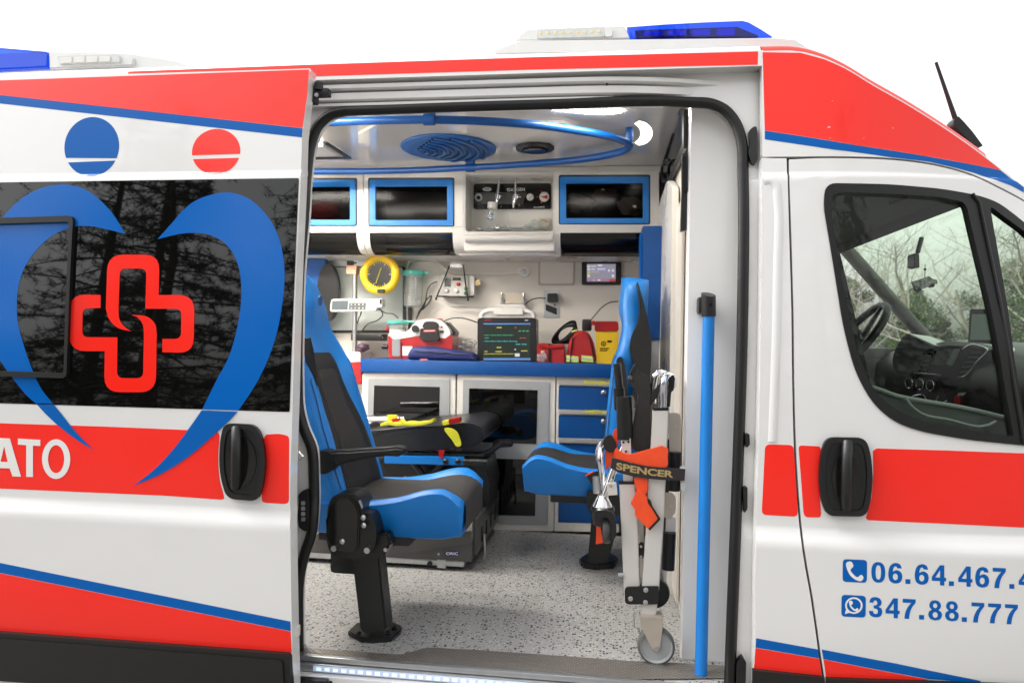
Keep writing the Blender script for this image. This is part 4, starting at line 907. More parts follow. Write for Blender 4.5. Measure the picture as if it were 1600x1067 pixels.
# blue pouch
bpouch = thing('blue_pouch', (on(692, 1.58), 1.58, ZT), 'flat navy blue zipped pouch lying before the suction unit', 'pouch')
navy = mat('navy_nylon', (.012, .022, .13), .6, noise=.15, nscale=25, bump=.3, bscale=250)
bm = NB()
def fn(i, j):
    a = 2*math.pi*j; x0, x1 = on(643, 1.56), on(744, 1.56); w = (x1-x0)/2
    t = -1+2*i; hgt = (.066 if t < -.3 else .066-.028*(t+.3)/1.3)*(1-max(0, abs(t)-.88)/.12*.5)
    c, s = math.cos(a), math.sin(a); k = .5
    return Vector(((x0+x1)/2+t*w+.004*math.sin(9*t), 1.565+.065*math.copysign(abs(c)**k, c), ZT+hgt/2+hgt/2*math.copysign(abs(s)**k, s)+.003*math.sin(7*t+3*a)*(s > 0)))
V = grid(bm, fn, 24, 24, cv=True); bm.faces.new(V[0]); bm.faces.new(V[-1][::-1]); obj('pouch_body', bm, navy, bpouch, 60)
to('zip', [P(648+4.5*k, 548+.35*k+.6*math.sin(k), 1.497) for k in range(20)], .0022, black_plastic, bpouch, 6)
plate('red_label', [(656, 560.3), (668, 560.6), (668, 563), (656, 562.8)], 1.494, .002, mat('pink_label', (.6, .12, .14), .5), bpouch)
# loose tubing
lt = thing('loose_tubing', (on(727, 1.72), 1.72, ZT), 'tangle of clear tubing between pouch and monitor', 'tubing'); bm = NB(); rnd = random.Random(9)
for k in range(7):
    c = (727+rnd.uniform(-9, 9), 540+rnd.uniform(-5, 6)); rr = rnd.uniform(7, 13)
    tube(bm, [P(c[0]+rr*math.cos(a+k), c[1]+rr*.55*math.sin(a+k), 1.70+.03*math.sin(a*2+k)) for a in [j*.4 for j in range(13)]], .0032, 6)
obj('tubing', bm, clear_glass, lt, 60); bm = NB(); tube(bm, [P(712+8*k, 553-3*math.sin(k*.9), 1.70) for k in range(5)], .008, 8); obj('grey_hose', bm, grey_device, lt, 60)
# red pouch, red backpack, sharps bin, cable coil
rp = thing('red_pouch', (on(860, 1.6), 1.6, ZT), 'small red pouch with a black strap right of the monitor', 'pouch')
plate('pouch_body', cr([(840, 538), (850, 536), (866, 538.5), (880, 538), (881.5, 552), (881, 567), (860, 567), (841, 566), (839, 552)], 3), 1.57, .09, red_cloth, rp, .008); plate('strap', [(856.5, 536.5), (860, 536.5), (861, 567), (857, 567)], 1.563, .03, black_plastic, rp, .002)
blob('clear_bag', P(847, 558, 1.555), (.025, .012, .022), clear_glass, rp, 8, .8); plate('top_fold', [(841, 537), (858, 539.5), (880, 540), (880, 543), (858, 545), (841, 541)], 1.561, .02, red_plastic, rp, .002)
rb = thing('red_backpack', (on(907, 1.6), 1.6, ZT), 'domed red kit bag with lime reflective bands', 'bag')
bm = NB(); prism(bm, [P(x, y, 1.575) for x, y in cr([(884.5, 567), (886, 548), (892, 527), (899, 518.5), (908, 516.5), (917, 518.5), (925, 530), (930, 550), (931, 567.5), (908, 568)], 4)], (0, .1, 0)); bmesh.ops.recalc_face_normals(bm, faces=bm.faces)
bmesh.ops.bevel(bm, geom=[e for e in bm.edges if len(e.link_faces) == 2 and e.calc_face_angle(0) > .6], offset=.014, segments=3, affect='EDGES'); obj('bag_body', bm, red_cloth, rb, 50)
refl = mat('lime_reflective', (.62, .80, .12), .4, noise=.1, nscale=80); sil = mat('silver_reflective', (.6, .6, .58), .3, .3)
for x0, x1 in ((885, 904), (908.5, 928)):
    plate('reflective_band', [(x0, 555), (x1, 557), (x1, 566.5), (x0, 565)], 1.571, .005, refl, rb, .001); plate('silver_band', [(x0, 557.8), (x1, 559.8), (x1, 563), (x0, 561.3)], 1.569, .002, sil, rb)
to('zip', [P(x, y, 1.571) for x, y in ((895.5, 521), (894, 535), (892, 552), (891.5, 565))], .003, black_plastic, rb, 6); to('zip', [P(x, y, 1.571) for x, y in ((919, 521), (923, 535), (926, 552), (928, 566))], .003, black_plastic, rb, 6)
plate('lime_tag', [(893, 517), (902, 514.5), (902, 516.6), (893, 519.4)], 1.57, .003, refl, rb)
sh = thing('sharps_bin', (on(947, 1.6), 1.6, ZT), 'yellow sharps bin with a red lid beside the far seat', 'bin')
plate('bin', fillet([(931, 517), (966, 517), (965, 569), (932, 568)], 2, 2), 1.58, .11, yellow, sh, .006); plate('lid', fillet([(929, 502), (966, 502), (967, 517), (929, 517.5)], 3, 2), 1.572, .125, red_plastic, sh, .005)
q = P(927.5, 505, 1.57); lo('lid_tab', [(.012, 0), (.012, -.01)], q, red_plastic, sh, 'Y', 14); plate('hazard_print', ell(943, 537, 4, 4, 14), 1.578, .001, black_gloss, sh, 0, holes=[ell(943, 537, 2.9, 2.9, 14)]); plate('hazard_print', [(941.5, 538.5), (943, 535), (944.5, 538.5)], 1.578, .001, black_gloss, sh)
for k in range(3): plate('printed_line', [(937, 543.5+2*k), (952-k*2, 543.7+2*k), (952-k*2, 544.6+2*k), (937, 544.4+2*k)], 1.578, .001, black_gloss, sh)
plate('printed_line', [(949, 532), (956, 532), (956, 535), (949, 535)], 1.578, .001, black_gloss, sh)
cc = thing('cable_coil', P(880, 540, 1.70), 'looped black cable coil standing behind the red bags', 'cable'); bm = NB()
for k in range(6):
    cx, cy, rx, ry, rt = 881+1.2*k, 519+.8*k, 24-1.5*k, 8+.8*k, -.75+.04*k
    tube(bm, [P(p.x, p.y, 1.69+.012*math.sin(3*i/10+k)) for i, p in enumerate(ell(cx, cy, rx, ry, 26, rt))], .0045, 6, closed=True)
obj('coil', bm, black_plastic, cc, 60); bm = NB(); box(bm, P(917, 508, 1.68), (.05, .03, .06), .01); obj('connector', bm, black_plastic, cc)
# ---- cables on the wall
def cable(pts, y, label, r=.0032, mt=None, yy=None):
    o = to('cable', cr([P(a, b, (yy[i] if yy else y)) for i, (a, b) in enumerate(pts)], 5, False), r, mt or black_plastic, None, 7); return tag(o, label, 'cable')
cable([(818, 478), (827, 470), (840, 466), (853, 466)], YW-.03, 'black lead from the wall bracket to the socket plate')
cable([(921, 503), (930, 492), (942, 479), (955, 472), (966, 471)], YW-.05, 'black cable rising from the sharps bin to the far seat')
cable([(690, 503), (708, 497), (722, 497), (746, 504)], 1.72, 'black cable between the suction unit and the monitor')
cable([(683, 440), (674, 444), (668, 453), (666, 464), (664, 475), (655, 490), (650, 500)], YW-.04, 'black charging lead hanging from the grey ventilator box')
cable([(651, 497), (655, 487), (661, 478), (668, 466), (674, 462), (672, 470), (664, 480), (660, 484)], YW-.06, 'doubled black lead bundle left of the grey ventilator box', .004)
cable([(565, 487), (560, 500), (556, 518), (559, 520), (575, 506), (592, 499), (598, 492), (594, 484), (588, 482)], 1.76, 'black lead looping below the infusion pump')
cable([(591, 481), (602, 489), (615, 491), (622, 497)], 1.74, 'short black lead from pump to specimen cup')
tubing_mat = mat('white_tubing', (.80, .77, .70), .3)
cable([(637, 420), (640, 410), (650, 406), (668, 405), (682, 410), (700, 423), (724, 428)], YW-.03, 'pale hose arching from suction jar to the ventilator box', .006, tubing_mat)
cable([(724, 428), (760, 428), (790, 428), (815, 427)], YW-.03, 'white hose running to the round wall outlet', .0042, tubing_mat)
cable([(702, 394), (760, 394), (798, 394.5), (806, 398), (820, 403), (835, 402), (845, 393), (846, 389)], YW-.03, 'pale hose clipped along the wall below the oxygen niche', .0055, tubing_mat)
for px, lb in ((700.5, 'small black hose clip above the ventilator box'), (800, 'small black hose clip under the oxygen niche')):
    t = bo('hose_clip', P(px-4, 391, YW-.045), P(px+4, 401, YW-.004), black_plastic, None, .003); tag(t, lb, 'clip')
ro = thing('wall_outlet', P(819, 425, YW), 'round cream gas outlet rosette on the far wall', 'outlet'); q = P(819, 425, YW); lo('rosette', [(.034, 0), (.034, -.004), (.028, -.010), (.024, -.010)], q, white_in, ro, 'Y', 24); lo('socket', [(.014, -.004), (.014, -.024), (.006, -.028), (.0005, -.028)], q, steel, ro, 'Y', 18)
# hatch panel, tablet, socket plate, bracket
hp = thing('wall_hatch', P(870, 426, YW), 'plain white access hatch on the far wall, left of the touch panel', 'hatch'); plate('cover', fillet([(841, 406), (899, 405.5), (898, 446), (841, 446)], 3, 3), YW-.008, .007, mat('hatch_edge', (.42, .39, .35), .5), hp, .003); plate('inner_panel', fillet([(844, 409), (896, 408.5), (895, 443), (844, 443)], 3, 3), YW-.0105, .006, wall_mat, hp, .002)
tpn = thing('touch_panel', P(940, 426, YW), 'black control touch panel with a lit screen on the far wall', 'touch panel'); plate('bezel', fillet([(909, 407), (970.5, 407), (970.5, 445), (909, 445)], 3, 3), YW-.022, .02, black_plastic, tpn, .003)
e_grey = em('display_grey', (.30, .28, .36), .75)
scr('screen', YW-.024, 917, 412.5, 962, 440, e_grey, [(934, 413.5, 941, 416, e_wht), (918, 415, 922, 418, e_wht), (923.5, 415.5, 931, 417, e_wht), (918, 419.5, 922, 422.5, e_wht), (923.5, 420, 930, 421.6, e_wht), (933, 419, 946, 422, em('display_pale', (.5, .5, .75), .8)), (918, 424, 922, 427.5, e_yel), (923.5, 424.6, 936, 425.6, e_yel), (918, 429, 921.5, 433, e_wht), (924, 430, 929, 433, e_grey), (950, 421, 953, 424.5, e_wht), (956, 421, 959.5, 424.5, e_wht), (956, 429, 959.5, 433, e_wht), (917, 436, 951, 439.5, em('display_dusk', (.42, .2, .3), .7)), (952, 436, 962, 440, e_red), (918, 436.6, 922, 439, e_wht), (926, 436.6, 930, 439, e_wht), (934, 436.6, 938, 439, e_wht)], tpn)
so_ = thing('socket_plate', P(861, 475, YW), 'silver wall socket plate with a black plug', 'socket'); plate('plate', [(849.5, 453.5), (874, 453), (873.5, 496), (850, 496)], YW-.006, .005, alu, so_, .001)
plate('plug', fillet([(855, 458.5), (871, 458), (872, 471), (855, 472)], 2, 2), YW-.05, .045, black_plastic, so_, .006); plate('lower_cover', [(852.5, 475), (870, 481.5), (870, 492), (852.5, 485)], YW-.012, .008, black_plastic, so_, .002); q = P(867, 476.5, YW-.007); lo('red_pin', [(.006, 0), (.006, -.005)], q, red_plastic, so_, 'Y', 12)
for a, b in ((851.5, 455.5), (872, 455), (851.5, 494), (872, 494)): lo('screw', [(.0025, 0), (.0025, -.002)], P(a, b, YW-.006), steel, so_, 'Y', 8)
wb = thing('wall_bracket', P(802, 478, YW), 'cream wall bracket with metal clips above the monitor', 'bracket'); plate('plate', [(786, 458), (818, 457), (819, 474), (785, 475)], YW-.02, .018, mat('cream_metal', (.55, .49, .40), .4), wb, .003)
for x in (784, 818.5): bm = NB(); a = P(x, 458, YW-.03); tube(bm, [a, P(x-1, 466, YW-.035), P(x+1.5, 472, YW-.03), P(x-2, 479, YW-.02)], .006, 8); tube(bm, [P(x-4, 474, YW-.03), P(x+4, 468, YW-.03)], .003, 6); obj('clip', bm, steel, wb, 50)
plate('shelf', [(776, 475.5), (818, 475), (824, 483), (771, 483)], YW-.06, .05, white_in, wb, .003)
# ventilator box with its frame
vb = thing('ventilator_box', P(708, 465, YW), 'grey ventilator box with knobs in a black wire frame', 'ventilator')
YV = YW-.09
plate('case', fillet([(686, 431.5), (732, 430.5), (733, 463), (685, 463.5)], 2, 2), YV, .085, grey_device, vb, .004)
plate('end_cap', fillet([(731, 431), (741, 431.5), (741, 461), (731, 462)], 2, 2), YV+.01, .07, white_in, vb, .004); plate('fitting', [(741, 438), (750, 437), (750, 445), (741, 446)], YV+.03, .03, mat('brass', (.5, .38, .2), .3, .8), vb, .004)
plate('display', [(694.5, 434), (704.5, 434), (704.5, 448), (694.5, 448)], YV-.002, .002, dark_screen, vb); plate('name_plate', [(707, 433.5), (720, 433.5), (720, 438.5), (707, 438.5)], YV-.002, .002, black_plastic, vb)
for a, b, m_ in ((716.5, 444, red_plastic), (698.5, 454.5, steel), (714, 454.8, steel), (728, 451, mat('green_knob', (.06, .16, .08), .4)), (728, 458, MATS['green_knob'])): lo('knob', [(.011, 0), (.011, -.006), (.006, -.008), (.006, -.014), (.0005, -.014)], P(a, b, YV), m_, vb, 'Y', 16)
bm = NB(); 
for L in ([(681, 467), (690, 446), (702, 416), (724, 414.5), (727, 440), (731, 468)], [(683, 463), (740, 464)]): tube(bm, [P(a, b, YV-.025) for a, b in L], .0042, 8)
obj('wire_frame', bm, black_plastic, vb, 50); plate('frame_bar', [(703, 412), (722, 411.5), (723, 418), (702, 418)], YV-.03, .02, alu, vb, .003)
for a, b in ((681.5, 467), (731, 468.5)): lo('rubber_end', [(.006, -.006), (.006, .006)], P(a, b, YV-.025), black_rubber, vb, 'Z', 10)
# suction jar
sj = thing('suction_jar', P(645, 480, YW-.05), 'clear suction jar with a teal lid on the far wall', 'jar'); q = P(645, 479, YW-.08)
h = P(645, 430, YW-.08).z-q.z; lo('jar', [(.044, 0), (.05, .004), (.056, h)], q, clear_glass, sj, 'Z', 28); lo('lid', [(.058, h-.002), (.064, h+.004), (.064, h+.02), (.045, h+.026), (.0005, h+.026)], q, teal, sj, 'Z', 28); to('inner_tube', [q+Vector((.012, 0, .03)), q+Vector((.012, 0, h))], .006, clear_glass, sj, 8); bm = NB(); box(bm, q+Vector((.07, 0, h+.012)), (.03, .012, .012), .003); obj('lid_handle', bm, teal, sj)
for k in range(7): a = P(640, 470-5*k, YW-.138); bo('scale_mark', a, a+Vector((.014 if k % 2 else .022, .0006, .0012)), grey_device, sj, 0)
plate('wall_mount', [(637, 480), (642, 480), (642, 515), (637, 515)], YW-.03, .025, black_plastic, sj, .003)
# pole with clamp, infusion pump, pressure gauge
ip = thing('drip_pole', P(555, 560, 1.76), 'steel pole with a wooden coloured clamp left of the yellow gauge', 'pole'); to('pole', [P(554.5, 420, 1.76), P(554.5, 566, 1.76)], .0135, steel, ip, 14); plate('clamp', fillet([(541, 414), (557, 414), (556, 428.5), (541, 428)], 1, 2), 1.735, .05, mat('copper_tan', (.52, .30, .20), .4, .4), ip, .003)
bm = NB(); tube(bm, [P(543, 411, 1.73), P(552, 411, 1.73)], .012, 10); tube(bm, [P(552, 411, 1.73), P(557, 411, 1.73)], .004, 8); obj('clamp_knob', bm, black_plastic, ip, 50)
pm_ = thing('infusion_pump', P(556, 488, 1.72), 'white infusion pump with a small display clamped to the pole', 'pump'); YI = 1.70
plate('case', fillet([(518, 467.5), (540, 466.5), (582, 467.5), (589, 471), (588, 485), (516, 487), (516, 478)], 3, 3), YI, .07, white_plain, pm_, .006); plate('display', [(519, 470), (544, 469.5), (543, 484), (518, 484)], YI-.002, .002, mat('pump_display', (.10, .12, .13), .15), pm_); plate('keypad', [(545.5, 473), (572, 473), (571, 484), (545, 484)], YI-.002, .002, mat('keypad_grey', (.13, .14, .14), .4), pm_)
for r_i in range(2):
    for k in range(4): lo('key', [(.0042, 0), (.003, -.002)], P(549+6*k, 476+5.5*r_i, YI-.002), white_plain if k > 1 else grey_device, pm_, 'Y', 8)
plate('drive_head', fillet([(583, 467), (597, 466.5), (597.5, 479), (590, 481), (584, 478)], 2, 2), YI+.005, .05, white_in, pm_, .005); plate('head_slot', [(593, 468), (596, 468), (596, 475), (593, 475)], YI+.002, .004, black_gloss, pm_)
pg = thing('pressure_gauge', P(594, 429, 1.80), 'round yellow padded blood pressure gauge with black dial', 'gauge'); q = P(594, 429, 1.74); k = (P(625, 429, 1.74)-q).length
bm = NB()
def fn(i, j):
    a = 2*math.pi*i; b = 2*math.pi*j; r0 = k*.795; r1 = k*.205*(1+.05*math.cos(6*a)); return q+Vector(((r0+r1*math.cos(b))*math.cos(a), r1*1.1*math.sin(b), (r0+r1*math.cos(b))*math.sin(a)))
grid(bm, fn, 60, 14, cu=True, cv=True); obj('padded_ring', bm, yellow, pg, 60)
lo('dial', [(k*.66, .0), (k*.66, -.012), (.0005, -.012)], q, black_gloss, pg, 'Y', 32)
for j in range(26):
    a = R_(-60-300*j/25+ -0); r0, r1 = k*.60, k*(.50 if j % 5 == 0 else .55); d = Vector((math.cos(a), 0, math.sin(a))); to('tick', [q+d*r1+Vector((0, -.0135, 0)), q+d*r0+Vector((0, -.0135, 0))], .0011 if j % 5 else .0016, white_plain if j % 5 == 0 else lime, pg, 4)
to('needle', [q+Vector((.010, -.016, .034)), q+Vector((-.018, -.016, -.05))], .0016, lime, pg, 6)
plate('maker_plate', [(588.5, 451.5), (600, 451.5), (599, 458), (589.5, 458)], 1.66, .03, black_plastic, pg, .003)
bo('gauge_arm', q+Vector((-.02, .02, -.02)), q+Vector((.02, .14, .02)), black_plastic, pg, .004)
# dark box and red pack low on the left, behind the near seat
t = bo('black_case', P(548, 521, 1.75), P(606, 533, 1.85), black_plastic, None, .006); tag(t, 'black case on the ledge left of the suction unit', 'case')
t = thing('side_ledge', P(540, 560, 1.8), 'white ledge with odds and ends left of the blue worktop', 'ledge'); plate('ledge_top', [(470, 549), (563, 550), (563, 566), (470, 566)], 1.70, .20, white_in, t, .004)
t = blob('mauve_pouch', P(566, 543, 1.72), (.035, .03, .022), mat('mauve_cloth', (.09, .05, .07), .6), None, 41); tag(t, 'small mauve pouch on the ledge beside the drip pole', 'pouch')
t = plate('red_pack', fillet([(545, 567), (564, 566), (565, 600), (545, 602)], 3, 2), 1.52, .1, red_cloth, None, .006); tag(t, 'red pack beside the counter end, behind the near seat', 'pack')
# ================================================================ seats
piping = mat('dark_piping', (.01, .06, .2), .5)
def lerp_tab(tab, h):
    for (a, va), (b, vb) in zip(tab, tab[1:]):
        if h <= b:
            t = (h-a)/(b-a); t = t*t*(3-2*t) if False else t; return va+(vb-va)*t
    return tab[-1][1]
def seat(name, label, Bx, yc, z0, s, lean, H=.80):
    """s=+1 faces +x. Bx, z0: crease between cushion and backrest"""
    t = thing(name, (Bx, yc, 0), label, 'seat')
    u = Vector((-s*math.sin(lean), 0, math.cos(lean))); n = Vector((s*math.cos(lean), 0, math.sin(lean))); B = Vector((Bx, yc, z0))
    wt = [(0, .205), (.10, .212), (.25, .215), (.36, .205), (.42, .207), (.47, .222), (.52, .218), (.56, .198), (.60, .172), (.66, .150), (.72, .136), (.76, .118), (.785, .09), (.80, .05)]
    wt = [(a*H/.8, b) for a, b in wt]
    def front(h, tt):       # bolster relief
        k = sst(.45, .85, abs(tt)); e = sst(.9, 1.0, abs(tt))
        bol = .022*(1-sst(.40, .52, h))+.010*(1-sst(.5, .62, h)); lum = .022*math.exp(-((h-.16)/.12)**2)
        head = .03*sst(.55, .66, h)
        return .02+bol*k-.035*e+lum*(1-k)+head*(1-.5*abs(tt))
    def fn(i, j):
        h = H*(1-(1-i)**1.25) if i < 1 else H
        w = lerp_tab(wt, h); a = j
        if a < .62: tt = -1+2*a/.62; d = front(h, tt); return B+u*h+n*d+Vector((0, tt*w, 0))
        b = (a-.62)/.38; tt = 1-2*b; back = -.075*(1-.35*i)*(1-abs(tt)**6)-.01; return B+u*h+n*back+Vector((0, tt*w*1.0, 0))
    bm = NB(); V = grid(bm, fn, 44, 58, cv=True); bm.faces.new(V[0]); bm.faces.new(V[-1][::-1]); bk_ = obj('backrest', bm, blue_vinyl, t, 70)
    # dark centre panels
    def panel(wfrac, h0, h1, pr, mt, nm, wtop=.75):
        def g(i, j):
            h = h0+(h1-h0)*i; tt = (-1+2*j)*wfrac*(1-(1-wtop)*sst(.0, 1, i)); edge = min(1, min(i, 1-i)*14, min(j, 1-j)*14)
            rn = .0 if i < .85 else (1-math.sqrt(max(0, 1-((i-.85)/.15)**2)))*.55
            tt *= (1-rn)
            return B+u*h+n*(front(h, tt)+pr*edge-.004)+Vector((0, tt*lerp_tab(wt, h), 0))
        bm = NB(); grid(bm, g, 26, 20); return obj(nm, bm, mt, t, 70)
    panel(.86, -.02, .505, .010, black_vinyl, 'centre_panel', .66); panel(.60, -.02, .45, .016, grey_vinyl, 'centre_insert', .66)
    # stitched seam lines
    for sg in (-1, 1):
        to('seam', [B+u*h+n*(front(h, sg*.93*(.9 if h > .4 else 1))+.001)+Vector((0, sg*.93*(.9 if h > .4 else 1)*lerp_tab(wt, h), 0)) for h in [.04+.022*k for k in range(20)]], .0016, piping, t, 5)
    # cushion
    CL = .415 if s > 0 else .36
    def cw(i): return .205+.012*math.sin(math.pi*i)
    def ctop(i, tt): return .062+.028*sst(.55, .9, abs(tt))*(.25+.9*sst(.3, .75, i))*(1-.85*sst(.86, 1, i))+.022*sst(.55, .85, i)-.016*sst(.93, 1.0, i)**2-.012*sst(.92, 1, abs(tt))
    def cf(i, j):
        x = -.05+i*(CL+.05); w = cw(i)
        if j < .6: tt = -1+2*j/.6; return B+Vector((s*x, tt*w, ctop(i, tt)-.05))
        b = (j-.6)/.4; tt = 1-2*b
        zz_ = -.095 if abs(tt) < .85 else -.085; return B+Vector((s*(x-.006*i), tt*w*.99, zz_+.010*sst(.85, 1, i)))
    bm = NB(); V = grid(bm, cf, 34, 50, cv=True); bm.faces.new(V[0]); bm.faces.new(V[-1][::-1]); obj('cushion', bm, blue_vinyl, t, 60)
    def ci(i, j):
        ii = .03+.99*i; tt = (-1+2*j)*(.74+.14*sst(.5, .9, 1-i)); ed = min(1, min(i, 1-i)*14, min(j, 1-j)*14)
        ii2 = min(ii, 1.0); drop = max(0, i-.86)/.14*.085; ii2 = min(1.0, .03+.99*i/.86)
        return B+Vector((s*(-.05+ii2*(CL+.05)+drop*.0+(.006 if drop > 0 else 0)), tt*cw(ii2), ctop(ii2, tt)-.05+.007*ed-.002-drop))
    bm = NB(); grid(bm, ci, 28, 22); obj('cushion_insert', bm, grey_vinyl, t, 70)
    bm = NB(); box(bm, B+Vector((s*.12, 0, -.105)), (.26, .36, .03), .006); box(bm, B+Vector((s*.02, -.10, -.10)), (.16, .10, .05), .008); obj('seat_pan', bm, black_plastic, t)
    return t, B, u, n
LB = P(588, 772, .36)
st1, B1, u1, n1 = seat('attendant_seat', 'blue and black attendant seat near the slid door, facing the doorway bulkhead', LB.x-.085, .37, LB.z-.0, 1, R_(17.5), .765)
# armrest, recliner housing, pedestal, belt of the near seat
ya = .125
bm = NB(); prism(bm, [P(x, y, ya) for x, y in cr([(497, 712), (505, 708), (545, 704), (600, 700.5), (626, 700), (632, 704), (629, 710), (600, 713), (560, 719), (520, 731), (506, 736), (498, 730)], 3)], (0, .055, 0)); bmesh.ops.recalc_face_normals(bm, faces=bm.faces)
bmesh.ops.bevel(bm, geom=[e for e in bm.edges if e.calc_face_angle(0) > .6], offset=.008, segments=3, affect='EDGES'); obj('armrest', bm, black_vinyl, st1, 50)
lo('armrest_pivot', [(.036, -.005), (.036, .05), (.02, .06)], P(505, 722, ya), black_plastic, st1, 'Y', 20)
yh = .10
hs_ = plate('recliner_housing', cr([(513, 790), (520, 776), (540, 771), (558, 775), (566, 790), (568, 800), (580, 803), (586, 818), (586, 850), (578, 866), (560, 872), (535, 872), (516, 862), (511, 848), (511, 815)], 3), yh, .10, black_plastic, st1, .010)
plate('housing_cover', cr([(516, 792), (540, 776), (556, 788), (560, 830), (555, 862), (520, 856)], 3), yh-.012, .02, black_gloss, hs_, .006)
for a, b in ((535.5, 845), (569, 820), (568, 808)): lo('bolt', [(.008, 0), (.008, -.006), (.004, -.009)], P(a, b, yh-.012), steel, hs_, 'Y', 14)
for a, b in ((521, 857), (573, 860)): lo('spacer', [(.009, 0), (.009, .05)], P(a, b, yh-.02), steel, hs_, 'Y', 12)
plate('release_lever', [(560, 782), (563, 781), (567, 792), (565, 795)], yh-.014, .006, steel, hs_, .001)
bm = NB(); box2(bm, P(515, 790, .2), P(600, 868, .42), .02); obj('swivel_frame', bm, black_plastic, st1)
plate('pivot_bracket', [(586, 836), (606, 832), (610, 850), (598, 872), (560, 878), (545, 872)], .13, .14, black_plastic, st1, .006); q = P(603, 858, .125); lo('bolt', [(.006, 0), (.006, -.006)], q, steel, st1, 'Y', 10)
bm = NB(); prism(bm, [P(x, y, .15) for x, y in [(549, 868), (572, 868), (592, 870), (604, 984), (574, 991), (563, 985)]], (0, .07, 0)); bmesh.ops.recalc_face_normals(bm, faces=bm.faces); bmesh.ops.bevel(bm, geom=[e for e in bm.edges if e.calc_face_angle(0) > .5], offset=.005, segments=2, affect='EDGES'); obj('pedestal', bm, black_plastic, st1, 40)
fp = [PZ(x, y, .0) for x, y in ((543, 993), (556, 980), (600, 972), (628, 984), (626, 992), (612, 1003), (580, 1005.5), (562, 1003))]
po('floor_plate', fp, (0, 0, .016), black_plastic, st1, .004)
for x, y in ((560, 991), (606, 991), (616, 983)): q = PZ(x, y, .016); lo('floor_bolt', [(.008, 0), (.008, .008), (.004, .011)], q, black_gloss, st1, 'Z', 10)
bm = NB(); 
belt = [P(478, 528, .17), P(482, 545, .18), P(487, 580, .19), P(490, 620, .2), P(500, 700, .2)]
tube(bm, belt, .016, 8, flat=.18, upv=(0, 1, 0)); obj('seat_belt', bm, black_vinyl, st1, 60)
lo('head_badge', [(.018, 0), (.018, .0015)], B1+u1*.66+n1*.072, piping, st1, 'X', 20)
RB = P(948, 735, 1.03)
st2, B2, u2, n2 = seat('attendant_seat', 'blue and black attendant seat at the far right, facing away from the bulkhead', RB.x+.03, 1.02, RB.z+.02, -1, R_(5), .78)
plate('back_shell', cr([(996, 439), (1000, 481), (997, 503), (987, 525), (984, 545), (989, 565), (990, 600), (984, 640), (978, 700), (1000, 700), (1010, 640), (1017, 574), (1017, 525), (1011, 495), (1003, 462)], 3), .785, .46, black_vinyl, st2, .012)
bm = NB(); prism(bm, [P(x, y, .97) for x, y in [(925, 800), (960, 790), (963, 830), (950, 880), (918, 880)]], (0, .12, 0)); bmesh.ops.recalc_face_normals(bm, faces=bm.faces); bmesh.ops.bevel(bm, geom=[e for e in bm.edges if e.calc_face_angle(0) > .5], offset=.006, segments=2, affect='EDGES'); obj('pedestal', bm, black_plastic, st2, 40)
po('floor_plate', [PZ(x, y, 0) for x, y in ((905, 881), (918, 873), (955, 873), (966, 880), (960, 889), (930, 891), (908, 888))], (0, 0, .03), black_plastic, st2, .008)
plate('recliner_housing', cr([(917, 770), (950, 768), (966, 775), (970, 800), (955, 812), (925, 806)], 3), .80, .10, black_plastic, st2, .01)
plate('armrest', fillet([(963, 560), (971, 556), (976, 570), (981, 605), (978, 640), (970, 642), (966, 600)], 4, 3), .79, .05, black_vinyl, st2, .008)
plate('side_belt', [(915, 742), (934, 736), (940, 760), (933, 770)], .785, .012, black_vinyl, st2, .002); plate('belt_edge', [(915, 742), (927, 736), (927, 738), (916, 744)], .783, .008, orange, st2)
# ================================================================ stretcher on its base
sg = thing('stretcher_platform', (-1.1, 1.15, 0), 'grey and steel stretcher platform with an oval maker badge on the floor', 'platform')
g_panel = mat('graphite_panel', (.07, .068, .066), .35, noise=.08); pale_panel = mat('pale_metal', (.50, .47, .44), .35, .4, noise=.05)
ys = .87
def q3(px, py, y=ys): return P(px, py, y)
x1 = P(737, 850, ys).x; zt = P(737, 800, ys).z; zm = P(725, 848, ys).z; zb = P(725, 877, ys).z; z0_ = P(725, 884, ys).z
x0 = -2.4
bo('upper_body', (x0, ys, zm), (x1, ys+.62, zt), pale_panel, sg, .006)
bo('lower_body', (x0, ys-.006, zb), (x1+.003, ys+.63, zm+.004), g_panel, sg, .005)
po('side_flash', [q3(x, y, ys-.009) for x, y in ((600, 846), (737, 829), (737, 848), (690, 855), (600, 872))], (0, .004, 0), g_panel, sg)
bo('base_rail', (x0, ys-.014, z0_), (P(726, 880, ys).x, ys+.05, zb+.002), alu, sg, .003)
bo('foot_skid', (x0, ys+.02, 0.001), (x1-.05, ys+.6, z0_+.02), black_plastic, sg, .004)
for a, b in ((672, 880), ): lo('rail_knob', [(.011, 0), (.011, -.008)], P(a, b, ys-.014), black_plastic, sg, 'Y', 14)
bo('rail_joint', P(683, 874, ys-.018), P(697, 887, ys-.012), alu, sg, .001)
for a, b in ((690, 878.5), (690, 882)): lo('screw', [(.003, 0), (.003, -.003)], P(a, b, ys-.018), steel, sg, 'Y', 8)
lo('screw', [(.005, 0), (.005, -.004)], P(685.5, 865, ys-.006), steel, sg, 'Y', 10)
plate('maker_badge', ell(706, 864.5, 12, 4.6, 24), ys-.010, .003, navy, sg); text_px('lettering', 'ORIC', 697, 866.6, 715.5, 866.8, 4.4, ys-.0115, white_film, sg, .01)
bo('end_plate', (x1+.002, ys+.02, .06), (x1+.02, ys+.6, zt-.03), g_panel, sg, .004)
for k in range(4): bo('end_slot', (x1+.018, ys+.10+.12*k, .09), (x1+.022, ys+.13+.12*k, .15), dark_gap, sg, 0)
